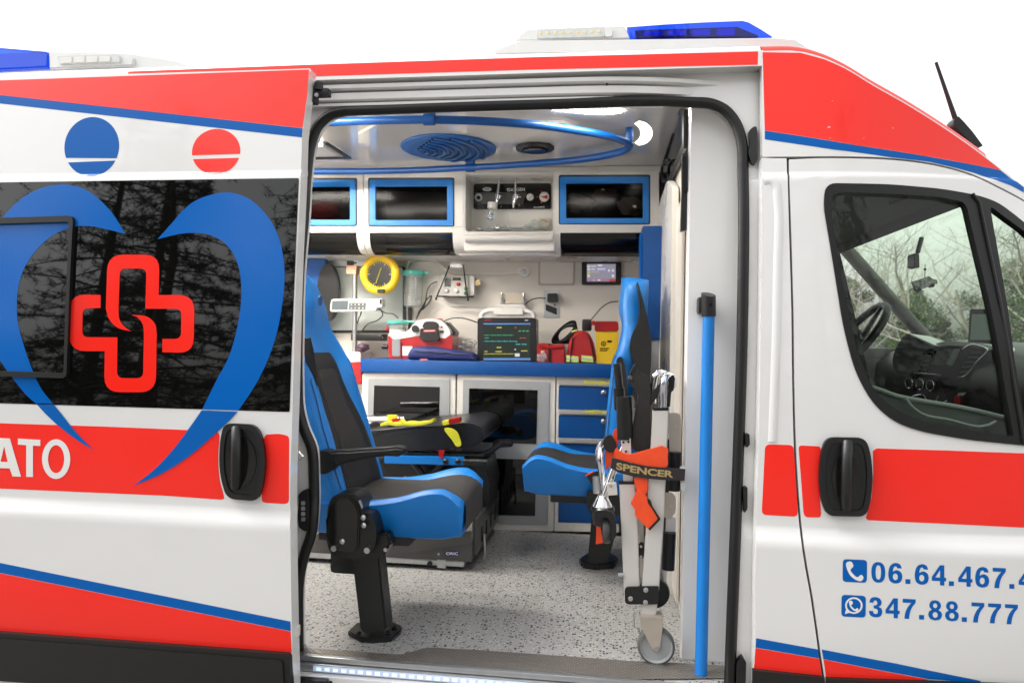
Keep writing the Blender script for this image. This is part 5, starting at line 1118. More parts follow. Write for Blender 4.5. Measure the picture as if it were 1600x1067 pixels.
to('foot_hook', [Vector((x1+.03, ys+.12, .12)), Vector((x1+.035, ys+.12, .04)), Vector((x1+.03, ys+.12, .012))], .006, steel, sg, 8)
# the stretcher itself
sr = thing('stretcher', (-1.0, 1.15, .35), 'black wheeled stretcher with lime straps and a blue side bar', 'stretcher')
ym = .98
def pm3(px, py, y=ym): return P(px, py, y)
matt = mat('black_mattress', (.012, .012, .013), .33, noise=.1, nscale=30, bump=.2, bscale=120)
po('mattress', [pm3(x, y) for x, y in cr([(560, 680), (600, 672), (640, 668), (691, 665), (740, 663), (752, 670), (752, 690), (735, 698), (690, 700), (620, 702), (560, 705)], 3)], (0, .52, 0), matt, sr, .02)
po('side_panel', [pm3(x, y, ym-.03) for x, y in [(560, 683), (640, 671), (692, 667), (716, 696), (700, 703), (560, 704)]], (0, .02, 0), matt, sr, .006)
to('head_end', [pm3(550, 656, 1.12), pm3(632, 656, 1.12)], .018, chrome, sr, 12); po('head_cushion', [pm3(x, y, 1.2) for x, y in [(555, 655), (644, 655), (644, 672), (560, 676)]], (0, .3, 0), matt, sr, .012)
bo('frame_tube', pm3(560, 703, ym-.01), pm3(757, 712, ym+.03), black_plastic, sr, .008)
bo('frame_tube', pm3(560, 703, ym+.48), pm3(757, 712, ym+.52), black_plastic, sr, .008)
bar = po('blue_side_bar', [pm3(x, y, ym-.04) for x, y in [(600, 711.5), (725, 714), (725, 727), (600, 724)]], (0, .02, 0), blue_vinyl, sr, .003)
for x in (697, 716.5): lo('bar_knob', [(.012, 0), (.012, -.012), (.008, -.016)], pm3(x, 720.5, ym-.04), black_plastic, bar, 'Y', 14)
to('bar_end', [pm3(724, 721, ym-.03), pm3(762, 722, ym-.03)], .014, black_plastic, sr, 12)
to('push_handle', cr([pm3(745, 712, 1.1), pm3(765, 706, 1.15), pm3(778, 696, 1.2), pm3(795, 692, 1.3)], 4, False), .014, black_plastic, sr, 10); to('grip', [pm3(775, 693, 1.22), pm3(797, 692, 1.32)], .019, black_rubber, sr, 12)
po('leg_cover', [pm3(x, y, ym+.1) for x, y in cr([(650, 760), (665, 742), (695, 731), (725, 735), (745, 752), (750, 775), (740, 800), (660, 800)], 3)], (0, .25, 0), black_gloss, sr, .02)
bm = NB(); prism(bm, [pm3(x, y, ym+.12) for x, y in [(560, 720), (757, 722), (765, 760), (760, 800), (560, 800)]], (0, .3, 0)); obj('undercarriage', bm, black_plastic, sr)
for a in (( (640, 714), (700, 795)), ((700, 714), (620, 795))): to('cross_leg', [pm3(*a[0], ym+.06), pm3(*a[1], ym+.06)], .014, black_plastic, sr, 10)
to('orange_lead', [pm3(632, 744, ym+.02), pm3(640, 749, ym+.02), pm3(647, 754, ym+.02)], .003, orange, sr, 6)
po('red_tag', [pm3(x, y, ym-.05) for x, y in [(685, 703), (695, 703), (691, 717), (686, 715)]], (0, .006, 0), red_plastic, sr, .001); po('red_flap', [pm3(x, y, ym) for x, y in [(690, 696), (716, 697), (715, 700), (690, 699)]], (0, .05, 0), red_plastic, sr, .001)
# straps lying on the mattress
def strap(name, L, mt, par, y, w=.04):
    bm = NB(); C_ = cr([pm3(a, b, y) for a, b in L], 4, False)
    A = [bm.verts.new(p) for p in C_]; B = [bm.verts.new(p+Vector((.004*math.sin(i), w, .002*math.sin(i*1.7)))) for i, p in enumerate(C_)]
    A2 = [bm.verts.new(v.co+Vector((0, 0, .012))) for v in A]; B2 = [bm.verts.new(v.co+Vector((0, 0, .012))) for v in B]
    for i in range(len(A)-1):
        bm.faces.new((A[i], A[i+1], B[i+1], B[i])); bm.faces.new((A2[i], B2[i], B2[i+1], A2[i+1])); bm.faces.new((A[i], A2[i], A2[i+1], A[i+1])); bm.faces.new((B[i], B[i+1], B2[i+1], B2[i]))
    return obj(name, bm, mt, par, 50)
strap('lime_strap', [(594, 666), (605, 664), (618, 665), (640, 664), (660, 664), (676, 660)], lime, sr, ym-.02, .05)
strap('lime_strap', [(625, 659), (632, 664), (645, 665), (665, 663), (677, 659)], lime, sr, ym-.03, .03)
po('lime_tab', [pm3(x, y, 1.02) for x, y in [(604.5, 648), (620, 648), (620, 658), (605, 660)]], (0, .01, 0), lime, sr, .001)
po('red_buckle', [pm3(x, y, 1.0) for x, y in [(611, 655), (624, 652.5), (626, 656), (618, 662), (610, 660)]], (0, .03, 0), red_plastic, sr, .003)
po('black_buckle', [pm3(x, y, .97) for x, y in [(605, 660), (615, 659), (617, 666), (606, 667)]], (0, .03, 0), black_gloss, sr, .003)
po('lime_strap', [pm3(x, y, .95) for x, y in [(690, 658), (701, 656), (702, 663), (692, 665)]], (0, .04, 0), lime, sr, .002); po('red_buckle', [pm3(x, y, .945) for x, y in [(700, 655), (718, 652), (719, 660), (702, 663)]], (0, .04, 0), red_plastic, sr, .003); po('lime_tab', [pm3(x, y, .97) for x, y in [(718, 657), (724, 658.5), (718, 660)]], (0, .02, 0), lime, sr)
po('lime_strap', [pm3(x, y, ym-.045) for x, y in cr([(694, 669), (706, 669.5), (714, 675), (718, 684), (719.5, 697), (715, 698), (706, 687)], 3)], (0, .008, 0), lime, sr, .001)
# ================================================================ folded evacuation chair
ev = thing('evacuation_chair', P(1025, 1033, .165), 'folded white and chrome evacuation chair strapped against the bulkhead', 'evacuation chair')
ye = .165
chair_white = mat('chair_white_enamel', (.62, .59, .55), .32, noise=.04); tan = mat('tan_metal', (.52, .46, .39), .34, .5, noise=.05)
def ep(nm, L, y, th, mt, par=ev, bev=.003, holes=()): return plate(nm, L, y, th, mt, par, bev, holes)
ep('leg', [(967.5, 755), (992, 755), (995.5, 790), (1000, 930), (976, 941)], ye, .03, chair_white); ep('leg', [(1020.5, 640), (1045, 640), (1038, 800), (1030, 920), (1025, 964), (1000.5, 964), (1004, 910), (1012, 800)], ye-.012, .03, chair_white)
ep('leg', [(996, 790), (1005, 800), (1008, 905), (1001, 905)], ye+.06, .02, chair_white)
ep('leg_cap', [(966, 753), (993, 753), (993, 757), (966, 757)], ye-.002, .034, black_plastic); ep('leg_cap', [(1019.5, 637.5), (1046, 637.5), (1046, 641.5), (1019.5, 641.5)], ye-.014, .034, black_plastic)
jp = ep('joint_plate', fillet([(976, 917), (1029.5, 916), (1029, 944), (976.5, 944)], [7, 2, 5, 7], 3), ye-.022, .008, black_plastic)
for a, b in ((985, 934.5), (1009, 921), (1008.5, 940.5)): lo('bolt', [(.007, 0), (.007, -.004), (.003, -.006)], P(a, b, ye-.022), steel, jp, 'Y', 14)
ep('spacer', [(998, 848), (1006, 847), (1007, 872), (998, 872)], ye+.04, .01, black_plastic)
for b in (853, 869): lo('bolt', [(.004, 0), (.004, -.004)], P(1001.5, b, ye+.04), steel, ev, 'Y', 8)
ep('caster_fork', fillet([(999.5, 964), (1035.5, 964.5), (1035, 985), (1031, 1012), (1025, 1017), (1018, 1012), (1001, 978)], 3, 2), ye-.03, .006, tan); ep('fork_cap', [(999, 963), (1036, 963.5), (1036, 967), (999, 967)], ye-.031, .05, tan)
qw = P(1025, 1007.5, ye-.008); rw = (P(1025+29.7, 1007.5, ye-.008)-qw).length
wh = lo('wheel', [(rw*.86, -.016), (rw*.97, -.013), (rw, -.004), (rw, .004), (rw*.97, .013), (rw*.86, .016)], qw, mat('grey_tyre', (.10, .10, .10), .6), ev, 'Y', 40, cap=False); lo('wheel_disc', [(.0005, -.013), (rw*.25, -.013), (rw*.30, -.008), (rw*.76, -.008), (rw*.84, -.014), (rw*.88, -.014), (rw*.88, .0)], qw, mat('grey_disc', (.36, .37, .37), .35, noise=.05), wh, 'Y', 36); lo('axle', [(.006, 0), (.006, -.008)], qw+Vector((0, -.022, 0)), steel, wh, 'Y', 10)
lo('rear_wheel', [(.03, -.012), (.045, -.010), (.048, 0), (.045, .010), (.03, .012)], P(1022, 925, ye+.10), black_rubber, ev, 'Y', 30)
to('foot_wire', [P(998, 950, ye), P(990, 957, ye), P(991, 979, ye), P(1000, 978, ye)], .0028, steel, ev, 6)
lo('floor_stud', [(.006, -.008), (.006, .008)], P(970, 897.5, ye), steel, ev, 'X', 10)
# chrome hooks and black lever on top
to('chrome_hook', cr([P(1036, 636, ye), P(1036, 612, ye), P(1038, 592, ye), P(1044, 586, ye+.02), P(1051, 590, ye+.05), P(1051, 604, ye+.06)], 4, False), .0105, chrome, ev, 14)
to('chrome_hook', cr([P(1020, 630, ye+.07), P(1021, 600, ye+.07), P(1025, 585, ye+.07), P(1033, 582, ye+.08), P(1044, 586, ye+.09)], 4, False), .010, chrome, ev, 14)
ep('hook_strap', [(1016, 634), (1020, 612), (1042, 588), (1053, 585), (1055, 592), (1050, 611), (1047, 612), (1049, 595), (1040, 597), (1022, 628)], ye+.02, .02, black_vinyl, bev=.003)
ep('side_strap', [(1046, 590), (1054, 588), (1053, 610), (1049, 612), (1047, 636), (1042, 636)], ye+.03, .012, black_vinyl, bev=.002)
ep('padded_arm', cr([(993, 584), (996, 576), (1001, 581), (1011, 588), (1016, 602), (1016, 650), (1015.5, 704), (992, 704), (994, 640), (995, 610), (988, 604), (982, 594)], 3), ye+.03, .05, grey_vinyl, bev=.012); ep('arm_tip', cr([(983, 590), (987, 578), (993, 569), (1000, 578), (1002, 584), (994, 588)], 3), ye+.04, .04, black_vinyl, bev=.006); lo('arm_bolt', [(.008, 0), (.006, -.006)], P(985, 590, ye+.03), chrome, ev, 'Y', 12)
to('grip_handle', [P(975, 620, ye+.03), P(977, 686, ye+.03)], [.0225, .024], black_rubber, ev, 16); to('grip_handle', [P(967, 606, ye+.08), P(968.5, 640, ye+.08)], .017, black_rubber, ev, 14); to('grip_lever', [P(964, 568, ye+.1), P(968, 606, ye+.1)], .0125, black_plastic, ev, 12)
ep('hinge_block', fillet([(970, 685), (985.5, 684), (986.5, 710), (972, 708)], 2, 2), ye+.01, .03, chair_white)
for a, b in ((974, 690.5), (982, 690), (978, 705)): lo('screw', [(.0035, 0), (.0035, -.003)], P(a, b, ye+.01), black_gloss, ev, 'Y', 8)
ep('hinge_stem', [(973, 710), (988, 710), (989, 753), (974, 753)], ye+.016, .02, chair_white)
for L in ([(982, 622), (987, 617), (992, 630), (989, 640)], [(984, 642), (990, 636), (994, 640), (986, 664), (983, 662)]): ep('chrome_link', cr(L, 2), ye+.05, .012, chrome, bev=.002)
# chrome tubes, swivel caster and bracket on the left
to('chrome_tube', cr([P(939, 700, ye+.06), P(937, 715, ye+.05), P(940, 740, ye+.05), P(944, 770, ye+.04)], 4, False), .010, chrome, ev, 14); to('chrome_tube', cr([P(941, 690, ye+.1), P(935, 705, ye+.1), P(936, 724, ye+.1)], 4, False), .010, chrome, ev, 14)
to('chrome_tube', [P(978, 690, ye+.03), P(958, 735, ye+.03), P(946, 770, ye+.03), P(941, 788, ye+.03)], .0115, chrome, ev, 14); to('chrome_tube', [P(934, 770, ye+.08), P(933, 745, ye+.08)], .014, alu, ev, 12)
lo('tube_collar', [(.014, .03), (.030, 0), (.032, -.008)], P(941, 789, ye+.03), chrome, ev, 'Z', 20)
ep('white_bracket', fillet([(948, 755), (963, 754), (965, 773), (950, 774)], 1, 2), ye-.002, .012, chair_white); lo('screw', [(.004, 0), (.004, -.003)], P(954, 758.5, ye-.002), steel, ev, 'Y', 8)
lo('caster_cap', [(.034, 0), (.036, -.012), (.032, -.022), (.03, -.055), (.02, -.06)], P(942, 790, ye+.03), black_plastic, ev, 'Z', 22)
cw_ = P(948, 826, ye+.02); lo('small_wheel', [(.02, -.012), (.040, -.011), (.043, -.004), (.043, .004), (.040, .011), (.02, .012)], cw_, mat('caster_grey', (.06, .06, .06), .5), ev, 'X', 30); ep('caster_yoke', cr([(930, 800), (944, 797), (958, 803), (963, 822), (957, 845), (953, 846), (956, 822), (947, 808), (934, 812)], 3), ye-.03, .03, black_plastic, bev=.006)
ep('red_flag', [(932, 818), (938, 822), (942, 848), (931, 850)], ye+.07, .004, orange, bev=0)
ep('strap_end', cr([(945, 684), (952, 680), (962, 690), (962, 704), (950, 706), (943, 698)], 3), ye+.04, .03, black_vinyl, bev=.006); ep('red_web', [(958, 674), (965, 668), (967, 690), (962, 706), (957, 690)], ye+.05, .006, orange, bev=.001); ep('red_web', [(945, 704), (962, 704), (960, 720), (947, 735), (946, 716)], ye+.06, .006, orange, bev=.001)
# plates and rubber rollers against the wall
ep('back_plate', fillet([(1045, 645), (1060, 645), (1064, 652), (1064, 705), (1046, 705)], [0, 8, 6, 0, 0], 3), ye+.03, .006, tan); lo('screw', [(.004, 0), (.004, -.003)], P(1056.5, 665.5, ye+.03), steel, ev, 'Y', 8)
ep('back_plate', fillet([(1039, 770), (1050, 769), (1056, 776), (1056, 800), (1048, 810), (1037, 808)], [0, 8, 6, 8, 6, 0], 3), ye+.03, .006, tan); lo('screw', [(.004, 0), (.004, -.003)], P(1048.5, 790.5, ye+.03), steel, ev, 'Y', 8); ep('rear_bar', [(1041, 808), (1056, 808), (1056, 832), (1040, 832)], ye+.035, .012, chair_white)
to('roller', [P(1054.5, 706, ye+.03), P(1053, 766, ye+.03)], .0185, black_rubber, ev, 16); to('roller', [P(1046.5, 831, ye+.03), P(1044, 889, ye+.03)], .0185, black_rubber, ev, 16)
to('thin_rod', [P(1045.5, 686, ye+.05), P(1040, 830, ye+.05), P(1038, 870, ye+.05)], .006, black_plastic, ev, 8)
for a, b in ((1066, 735), (1067, 759)): bo('wall_clip', P(a-3, b-5, ye+.0), P(a+3, b+5, ye+.03), white_plain, ev, .002)
# straps
def ribbon(nm, L, y, th, mt, wob=.0): return ep(nm, L, y, th, mt, bev=.0015)
ribbon('orange_strap', cr([(963, 700), (972, 707), (982, 709.5), (1000, 706), (1044, 700.5), (1043.5, 714), (1043, 728), (1016, 728.5), (985, 722), (960, 714)], 3), ye-.022, .006, orange)
bnd = cr([(956, 715), (970, 718.5), (985, 723), (1000, 726.5), (1018, 729), (1045, 731), (1071, 733)], 4, False); bnd2 = cr([(1069.5, 751), (1045, 750), (1022, 748.5), (1000, 746), (980, 742), (966, 737.5), (954, 731)], 4, False)
ribbon('name_band', bnd+bnd2, ye-.032, .006, mat('band_black', (.020, .014, .018), .6, noise=.1, nscale=60, bump=.2, bscale=500))
def bandfn(u, v):
    k = u; a = Vector((963, 733)).lerp(Vector((1052, 746.2)), k); a.y += -1.8*math.sin(math.pi*k)*-1; a.x -= 0; return P(a.x+(v-.5)*.8, a.y-v*11.2*(1-.05*k), ye-.0335)
text('lettering', 'SPENCER', bandfn, mat('gold_print', (.42, .30, .12), .5), ev, .035)
ribbon('orange_tail', cr([(991, 748), (1011, 748), (1012, 760), (1009, 772), (999, 770), (992, 757)], 3), ye-.024, .005, orange); ribbon('orange_tail', [(996, 765), (1003, 766), (1013, 779), (1013, 786), (1020, 794), (1031, 812), (1014, 827.5), (999, 812), (992, 805), (992, 796), (985.5, 786)], ye-.030, .005, orange); ribbon('tail_tip', [(1011, 778), (1017, 782), (1020, 792), (1032.5, 811), (1015.5, 829), (1013, 826.5), (1028, 810.5), (1019, 795), (1012.5, 786)], ye-.033, .010, black_vinyl)
# ================================================================ driver's cab seen through the side glass
liner = mat('headliner', (.16, .155, .15), .8, noise=.08, nscale=30); dash_m = mat('dashboard_plastic', (.030, .031, .033), .42, noise=.12, nscale=30, bump=.15, bscale=300); dash_top = mat('dashboard_top', (.12, .125, .125), .35, noise=.1, nscale=20)
ws_glass = glass_mat('windscreen_glass', (.86, .94, .83), 1.3)
def wsx(y, z):
    k = (y-.15)/1.72; return (1.02+(1.46-z)*1.17)*(1-k)+(1.19+(1.46-z)*.86)*k+.10*(1-((y-1.02)/.87)**2)
bm = NB(); grid(bm, lambda i, j: Vector((wsx(.17+1.7*i, .95+.51*j), .17+1.7*i, .95+.51*j)), 14, 8); obj('windscreen', bm, ws_glass, amb, 60)
for y in (1.86,):
    bm = NB(); tube(bm, [Vector((wsx(y, z)-(.01 if y > 1 else .05), y, z)) for z in (.86, 1.0, 1.2, 1.33, 1.44)], (.045 if y > 1 else .03), 12, flat=.7); obj('windscreen_pillar', bm, liner, amb, 60)
bm = NB(); grid(bm, lambda i, j: Vector((.45+.55*i+.18*i*(1-(2*j-1)**2), .2+1.65*j, 1.50-.075*i*(2*j-1)**2-.04*i-.02*(2*j-1)**4)), 8, 10); obj('headliner', bm, liner, amb, 60)
bm = NB(); grid(bm, lambda i, j: Vector((1.0+.18*(1-((2*j-1))**2)+.05*i, .22+1.61*j, 1.46-.075*(2*j-1)**2-.05*i+.02*i*i)), 4, 12); obj('header_trim', bm, liner, amb, 60)
bo('cab_rear_wall', (.435, .16, -.2), (.45, 1.92, 1.6), liner, amb, .002)
bo('cab_floor', (.31, .06, -.3), (1.9, 1.95, -.26), dash_m, amb, 0)
bo('far_cab_door', (1.2, 1.90, -.5), (1.75, 1.98, .93), liner, amb, .01); bo('far_door_lining', (.5, 1.90, .2), (1.2, 1.945, 1.0), liner, amb, .01)
bo('cowl', (1.62, .15, .6), (2.0, 1.95, .93), dash_m, amb, .03)
# seat backs in the cab
for yy, lb in ((.52, 0), (1.45, 1)):
    bm = NB(); box(bm, (.52, yy, .55), (.16, .5, .62), .06, 3, Matrix.Rotation(R_(-10), 3, 'Y')); box(bm, (.74, yy, .28), (.48, .5, .14), .05, 3); o = obj('cab_seat', bm, grey_vinyl, amb, 60)
    bm = NB(); box(bm, (.47, yy, .98), (.09, .26, .17), .035, 3); obj('headrest', bm, grey_vinyl, o, 60)
# dashboard body
db_sec = [(x+(.14 if x < 1.7 else 0), z-.005) for x, z in [(1.50, .965), (1.40, .95), (1.30, .915), (1.245, .86), (1.23, .78), (1.27, .66), (1.33, .5), (1.4, .35), (1.75, .3), (1.75, .93)]]
bm = NB(); N = len(db_sec)
def fnd(i, j):
    x, z = db_sec[int(round(j*N)) % N]; y = .17+1.74*i; bul = .02*math.exp(-((y-1.02)/.28)**2); return Vector((x-bul*(1 if x < 1.6 else 0), y, z+.02*math.exp(-((y-1.42)/.2)**2)*(1 if z > .8 else 0)))
V = grid(bm, fnd, 30, N, cv=True); bm.faces.new(V[0]); bm.faces.new(V[-1][::-1]); dash = obj('dashboard', bm, dash_m, amb, 50)
_pc = Vector((1.335, 1.05, .8)); _pn = Vector((-.96, -.26, .10)).normalized()
def PD(px, py, d=0): r = ray(px, py); return CAM+r*(((_pc+_pn*d)-CAM).dot(_pn)/r.dot(_pn))
def dp(nm, L, d, th, mt, bev=.002, par=None): return po(nm, [PD(a, b, d) for a, b in L], -_pn*th, mt, par or dash, bev)
dp('console_hump', cr([(1425, 600), (1427, 581), (1437, 560), (1454, 541), (1468, 536), (1508, 535.5), (1544, 539), (1558, 546), (1566, 575), (1575, 625), (1500, 640), (1430, 625)], 3), 0, .10, dash_m, .006)
dp('hump_top', cr([(1452, 543), (1467, 535), (1508, 534.5), (1545, 539), (1558, 546), (1545, 546), (1510, 541), (1470, 541)], 3), .004, .12, mat('dash_top_glare', (.62, .65, .62), .35), .003)  # pale colour stands in for the windscreen's reflection on the dash top
dp('instrument_hood', cr([(1395, 575), (1400, 540), (1417, 522), (1436, 530), (1460, 541), (1440, 556), (1428, 582), (1412, 590)], 3), .02, .14, dash_top, .006)
dp('hood_edge', [(1415, 521), (1420, 521), (1462, 540), (1456, 541)], .025, .10, MATS['dash_top_glare'], .002)
dp('radio_screen', [(1464, 546), (1492, 545), (1484, 571), (1458, 566)], .006, .006, dark_screen, .001); dp('phone_holder', [(1490, 544.5), (1498, 545), (1485, 572), (1478, 569)], .02, .01, mat('phone_grey', (.33, .38, .36), .3), .002)
dp('vent', cr([(1431, 580), (1440, 561), (1453, 546), (1460, 546), (1453, 566), (1447, 581)], 3), .004, .005, black_gloss, .001); dp('vent', cr([(1497, 586), (1505, 563), (1518, 547), (1538, 549), (1524, 567), (1511, 582)], 3), .004, .005, black_gloss, .001)
for k in range(5):
    t_ = k/4; to('vent_slat', [PD(1433+15*t_-1, 577-28*t_, .010), PD(1447+9*t_, 578-28*t_, .010)], .003, dash_top, dash, 6); to('vent_slat', [PD(1500+16*t_, 582-31*t_, .010), PD(1512+22*t_, 580-29*t_, .010)], .003, dash_top, dash, 6)
def dch(L, r=.005): to('chrome_trim', cr([PD(a, b, .012) for a, b in L], 4, False), r, chrome, dash, 8)
dch([(1454, 542), (1440, 556), (1431, 571), (1427, 581), (1440, 583), (1472, 586.5)]); dch([(1497, 590), (1506, 589), (1513, 584), (1526, 567), (1543, 547), (1532, 541.5), (1515, 540), (1505, 546)]); dch([(1455, 567.5), (1476, 571)], .002)
dch([(1420, 623), (1430, 618), (1444, 618.5), (1448, 626)], .003); dch([(1466, 618), (1463, 625), (1466, 632), (1480, 626), (1490, 619)], .003); dch([(1400, 580), (1412, 587)], .003)
for a, b in ((1437, 600), (1453, 602), (1420, 598)):
    q = PD(a, b, .012); bm = NB(); ax = [q+(_pn.cross(Vector((0, 0, 1))).normalized()*math.cos(2*math.pi*k/16)+Vector((0, 0, 1))*math.sin(2*math.pi*k/16))*.022 for k in range(16)]; tube(bm, ax, .0028, 6, closed=True); obj('knob_ring', bm, chrome, dash, 60)
    bm = NB(); prism(bm, [q+(p-q)*.8 for p in ax], -_pn*.02); obj('knob', bm, black_plastic, dash)
dp('cup_tray', [(1468, 600), (1560, 618), (1575, 632), (1570, 640), (1480, 628)], .02, .05, black_gloss, .004); dp('red_can', [(1490, 618), (1494, 617), (1494, 637), (1490, 637)], .04, .02, red_plastic, .003)
dp('paper_scrap', [(1497, 614), (1509, 613), (1504, 618), (1496, 618)], .045, .003, paper, 0)
# steering wheel
sw = thing('steering_wheel', (1.12, 1.42, .82), 'black steering wheel glimpsed at the left of the cab window', 'steering wheel')
swc = P(1336, 530, 1.42); ax = Vector((-.80, 0, .60)); e1 = Vector((0, 1, 0)); e2 = ax.cross(e1)
bm = NB(); tube(bm, [swc+e1*.19*math.cos(2*math.pi*k/36)+e2*.19*math.sin(2*math.pi*k/36) for k in range(36)], .017, 10, closed=True); obj('rim', bm, black_vinyl, sw, 60)
bm = NB(); 
for a in (0, 180, 270): tube(bm, [swc-ax*.02, swc+(e1*math.cos(R_(a))+e2*math.sin(R_(a)))*.185], [.03, .016], 8, flat=.5)
obj('spokes', bm, dash_top, sw, 60); lo('hub', [(.06, -.03), (.065, 0), (.04, .02), (.0005, .025)], swc, black_plastic, sw, 'X', 20)
# tablet on the dash
tb2 = thing('dash_tablet', PD(1530, 538, .0), 'black tablet standing on the dashboard behind the door divider', 'tablet')
o = dp('case', fillet([(1515, 483), (1560, 483), (1562, 538), (1512, 537)], 2, 2), -.10, .02, black_plastic, .003, tb2); dp('screen', [(1518.5, 491), (1556, 490.5), (1557, 531), (1515.5, 531)], -.097, .002, mat('tablet_glass', (.22, .27, .25), .08), 0, tb2)
bm = NB(); tube(bm, [PD(1535, 536, -.11), PD(1535, 560, -.11)], .015, 8); obj('stand', bm, black_plastic, tb2)
# mirror with a hanging toy ambulance, sun visor
YMI = .98
mr = thing('rear_view_mirror', P(1435, 392, YMI), 'small black rear view mirror hanging under the windscreen header', 'mirror')
plate('mirror_head', fillet([(1428, 396), (1436, 394), (1437, 419), (1428, 417)], 3, 3), YMI, .06, black_plastic, mr, .008); to('mirror_stem', [P(1434, 394, YMI+.06), P(1440, 372, YMI+.08)], .009, black_plastic, mr, 8)
po('mirror_glass', [P(a, b, YMI-.002) for a, b in [(1429, 398), (1435, 396.5), (1436, 417), (1429, 415.5)]], (0, .002, 0), mat('mirror_glass', (.45, .5, .48), .03, 1), mr)
oy = .95
orn = thing('hanging_ornament', P(1446, 452, oy), 'toy ambulance ornament dangling from the rear view mirror', 'ornament')
toy = mat('printed_toy', (.45, .45, .43), .4, noise=.8, nscale=110)
plate('toy_body', fillet([(1426.5, 440), (1452, 431.5), (1458, 436), (1464.5, 437), (1465.5, 443), (1432, 455)], 1.5, 2), oy, .02, toy, orn, .003); to('cord', [P(1445.5, 413, oy+.01), P(1445, 434, oy+.01)], .0015, black_plastic, orn, 5)
for a, b in ((1436, 452.5), (1457, 446)): lo('toy_wheel', [(.0075, -.002), (.0075, .022)], P(a, b, oy), black_rubber, orn, 'Y', 12)
lo('bead', [(.004, -.004), (.0055, 0), (.004, .004)], P(1445.3, 421, oy+.01), black_gloss, orn, 'Z', 10)
bm = NB(); prism(bm, [(1.13, .35, 1.425), (1.13, .80, 1.435), (1.02, .80, 1.45), (1.02, .35, 1.44)], (0, 0, .02)); o = obj('sun_visor', bm, liner, amb)
# door inner trim at the foot of the window
skin('door_trim', [(1340, 560), (1372, 606), (1410, 625), (1480, 636), (1540, 648), (1600, 660), (1605, 720), (1360, 670)], [], .06, mat('door_trim_grey', (.06, .063, .062), .5), cdoor, .05)
bm = NB(); tube(bm, cr([S(x, y, .055) for x, y in ((1345, 600), (1372, 608), (1400, 618), (1440, 626), (1500, 636), (1585, 656))], 4, False), .006, 8); obj('trim_edge', bm, mat('trim_grey', (.17, .19, .18), .4), cdoor)
bm = NB(); tube(bm, cr([S(x, y, .04) for x, y in ((1416, 622), (1425, 635), (1440, 646), (1480, 655), (1545, 664), (1556, 658))], 4, False), .004, 8); obj('trim_edge', bm, MATS['trim_grey'], cdoor)
# ================================================================ outside
gm = mat('ground_asphalt', (.20, .19, .175), .9, noise=.35, nscale=1.2, bump=.4, bscale=40)
bm = NB(); bmesh.ops.create_circle(bm, cap_ends=True, segments=48, radius=260)
for v in bm.verts: v.co.z = -.62
g = obj('ground', bm, gm, None, 0); g['kind'] = 'structure'
bark = mat('bark', (.075, .055, .042), .9, noise=.35, nscale=20, bump=.6, bscale=30)
needle = mat('pine_needles', (.030, .055, .022), .6, noise=.4, nscale=1.5); hazed_bark = mat('hazed_bark', (.34, .31, .27), .9, noise=.3, nscale=15); ivy = mat('evergreen_leaf', (.10, .15, .06), .55, noise=.4, nscale=1.2)  # pale bark has hazy light put into its colour
def pine_meshes(seed, H, low):
    rnd = random.Random(seed); tb = NB(); nb_v = []; nb_f = []
    tube(tb, [Vector((.1*math.sin(k*.8), .1*math.cos(k*1.1), H*k/10)) for k in range(11)], [.17*(1-.9*k/10) for k in range(11)], 8)
    z = low
    while z < H-.3:
        f = (z-low)/(H-low); L = (2.6*(1-f)**.8+.35)
        for b in range(rnd.choice((3, 4, 4, 5))):
            a = rnd.uniform(0, 6.283); d = Vector((math.cos(a), math.sin(a), rnd.uniform(-.15, .25))); LL = L*rnd.uniform(.65, 1.1)
            p0 = Vector((0, 0, z+rnd.uniform(-.12, .12))); pts = [p0+d*LL*t-Vector((0, 0, .25*LL*t*t)) for t in (0, .35, .7, 1)]
            tube(tb, pts, [.028*(1-.8*t)*(1.2-f*.6) for t in (0, .35, .7, 1)], 4)
            for s_ in range(int(10*LL)):
                t = rnd.uniform(.25, 1); q = p0+d*LL*t-Vector((0, 0, .25*LL*t*t)); sd_ = Vector((rnd.gauss(0, 1), rnd.gauss(0, 1), rnd.gauss(-.1, .5))).normalized(); tl = rnd.uniform(.12, .42)
                e = q+sd_*tl; tube(tb, [q, e], [.007, .003], 3, cap=False)
                for c in range(3):
                    ctr = q.lerp(e, .45+.27*c)
                    for n_ in range(8):
                        nd = (sd_*.6+Vector((rnd.gauss(0, 1), rnd.gauss(0, 1), rnd.gauss(.15, 1)))).normalized()*rnd.uniform(.10, .18); w_ = nd.cross(Vector((rnd.random(), rnd.random(), rnd.random()))).normalized()*.006
                        k = len(nb_v); nb_v += [ctr+w_, ctr-w_, ctr+nd]; nb_f.append((k, k+1, k+2))
        z += rnd.uniform(.28, .45)
    mt = bpy.data.meshes.new('trunk'); tb.to_mesh(mt); tb.free(); mt.materials.append(bark)
    mc = bpy.data.meshes.new('crown'); mc.from_pydata(nb_v, [], nb_f); mc.materials.append(needle); return mt, mc
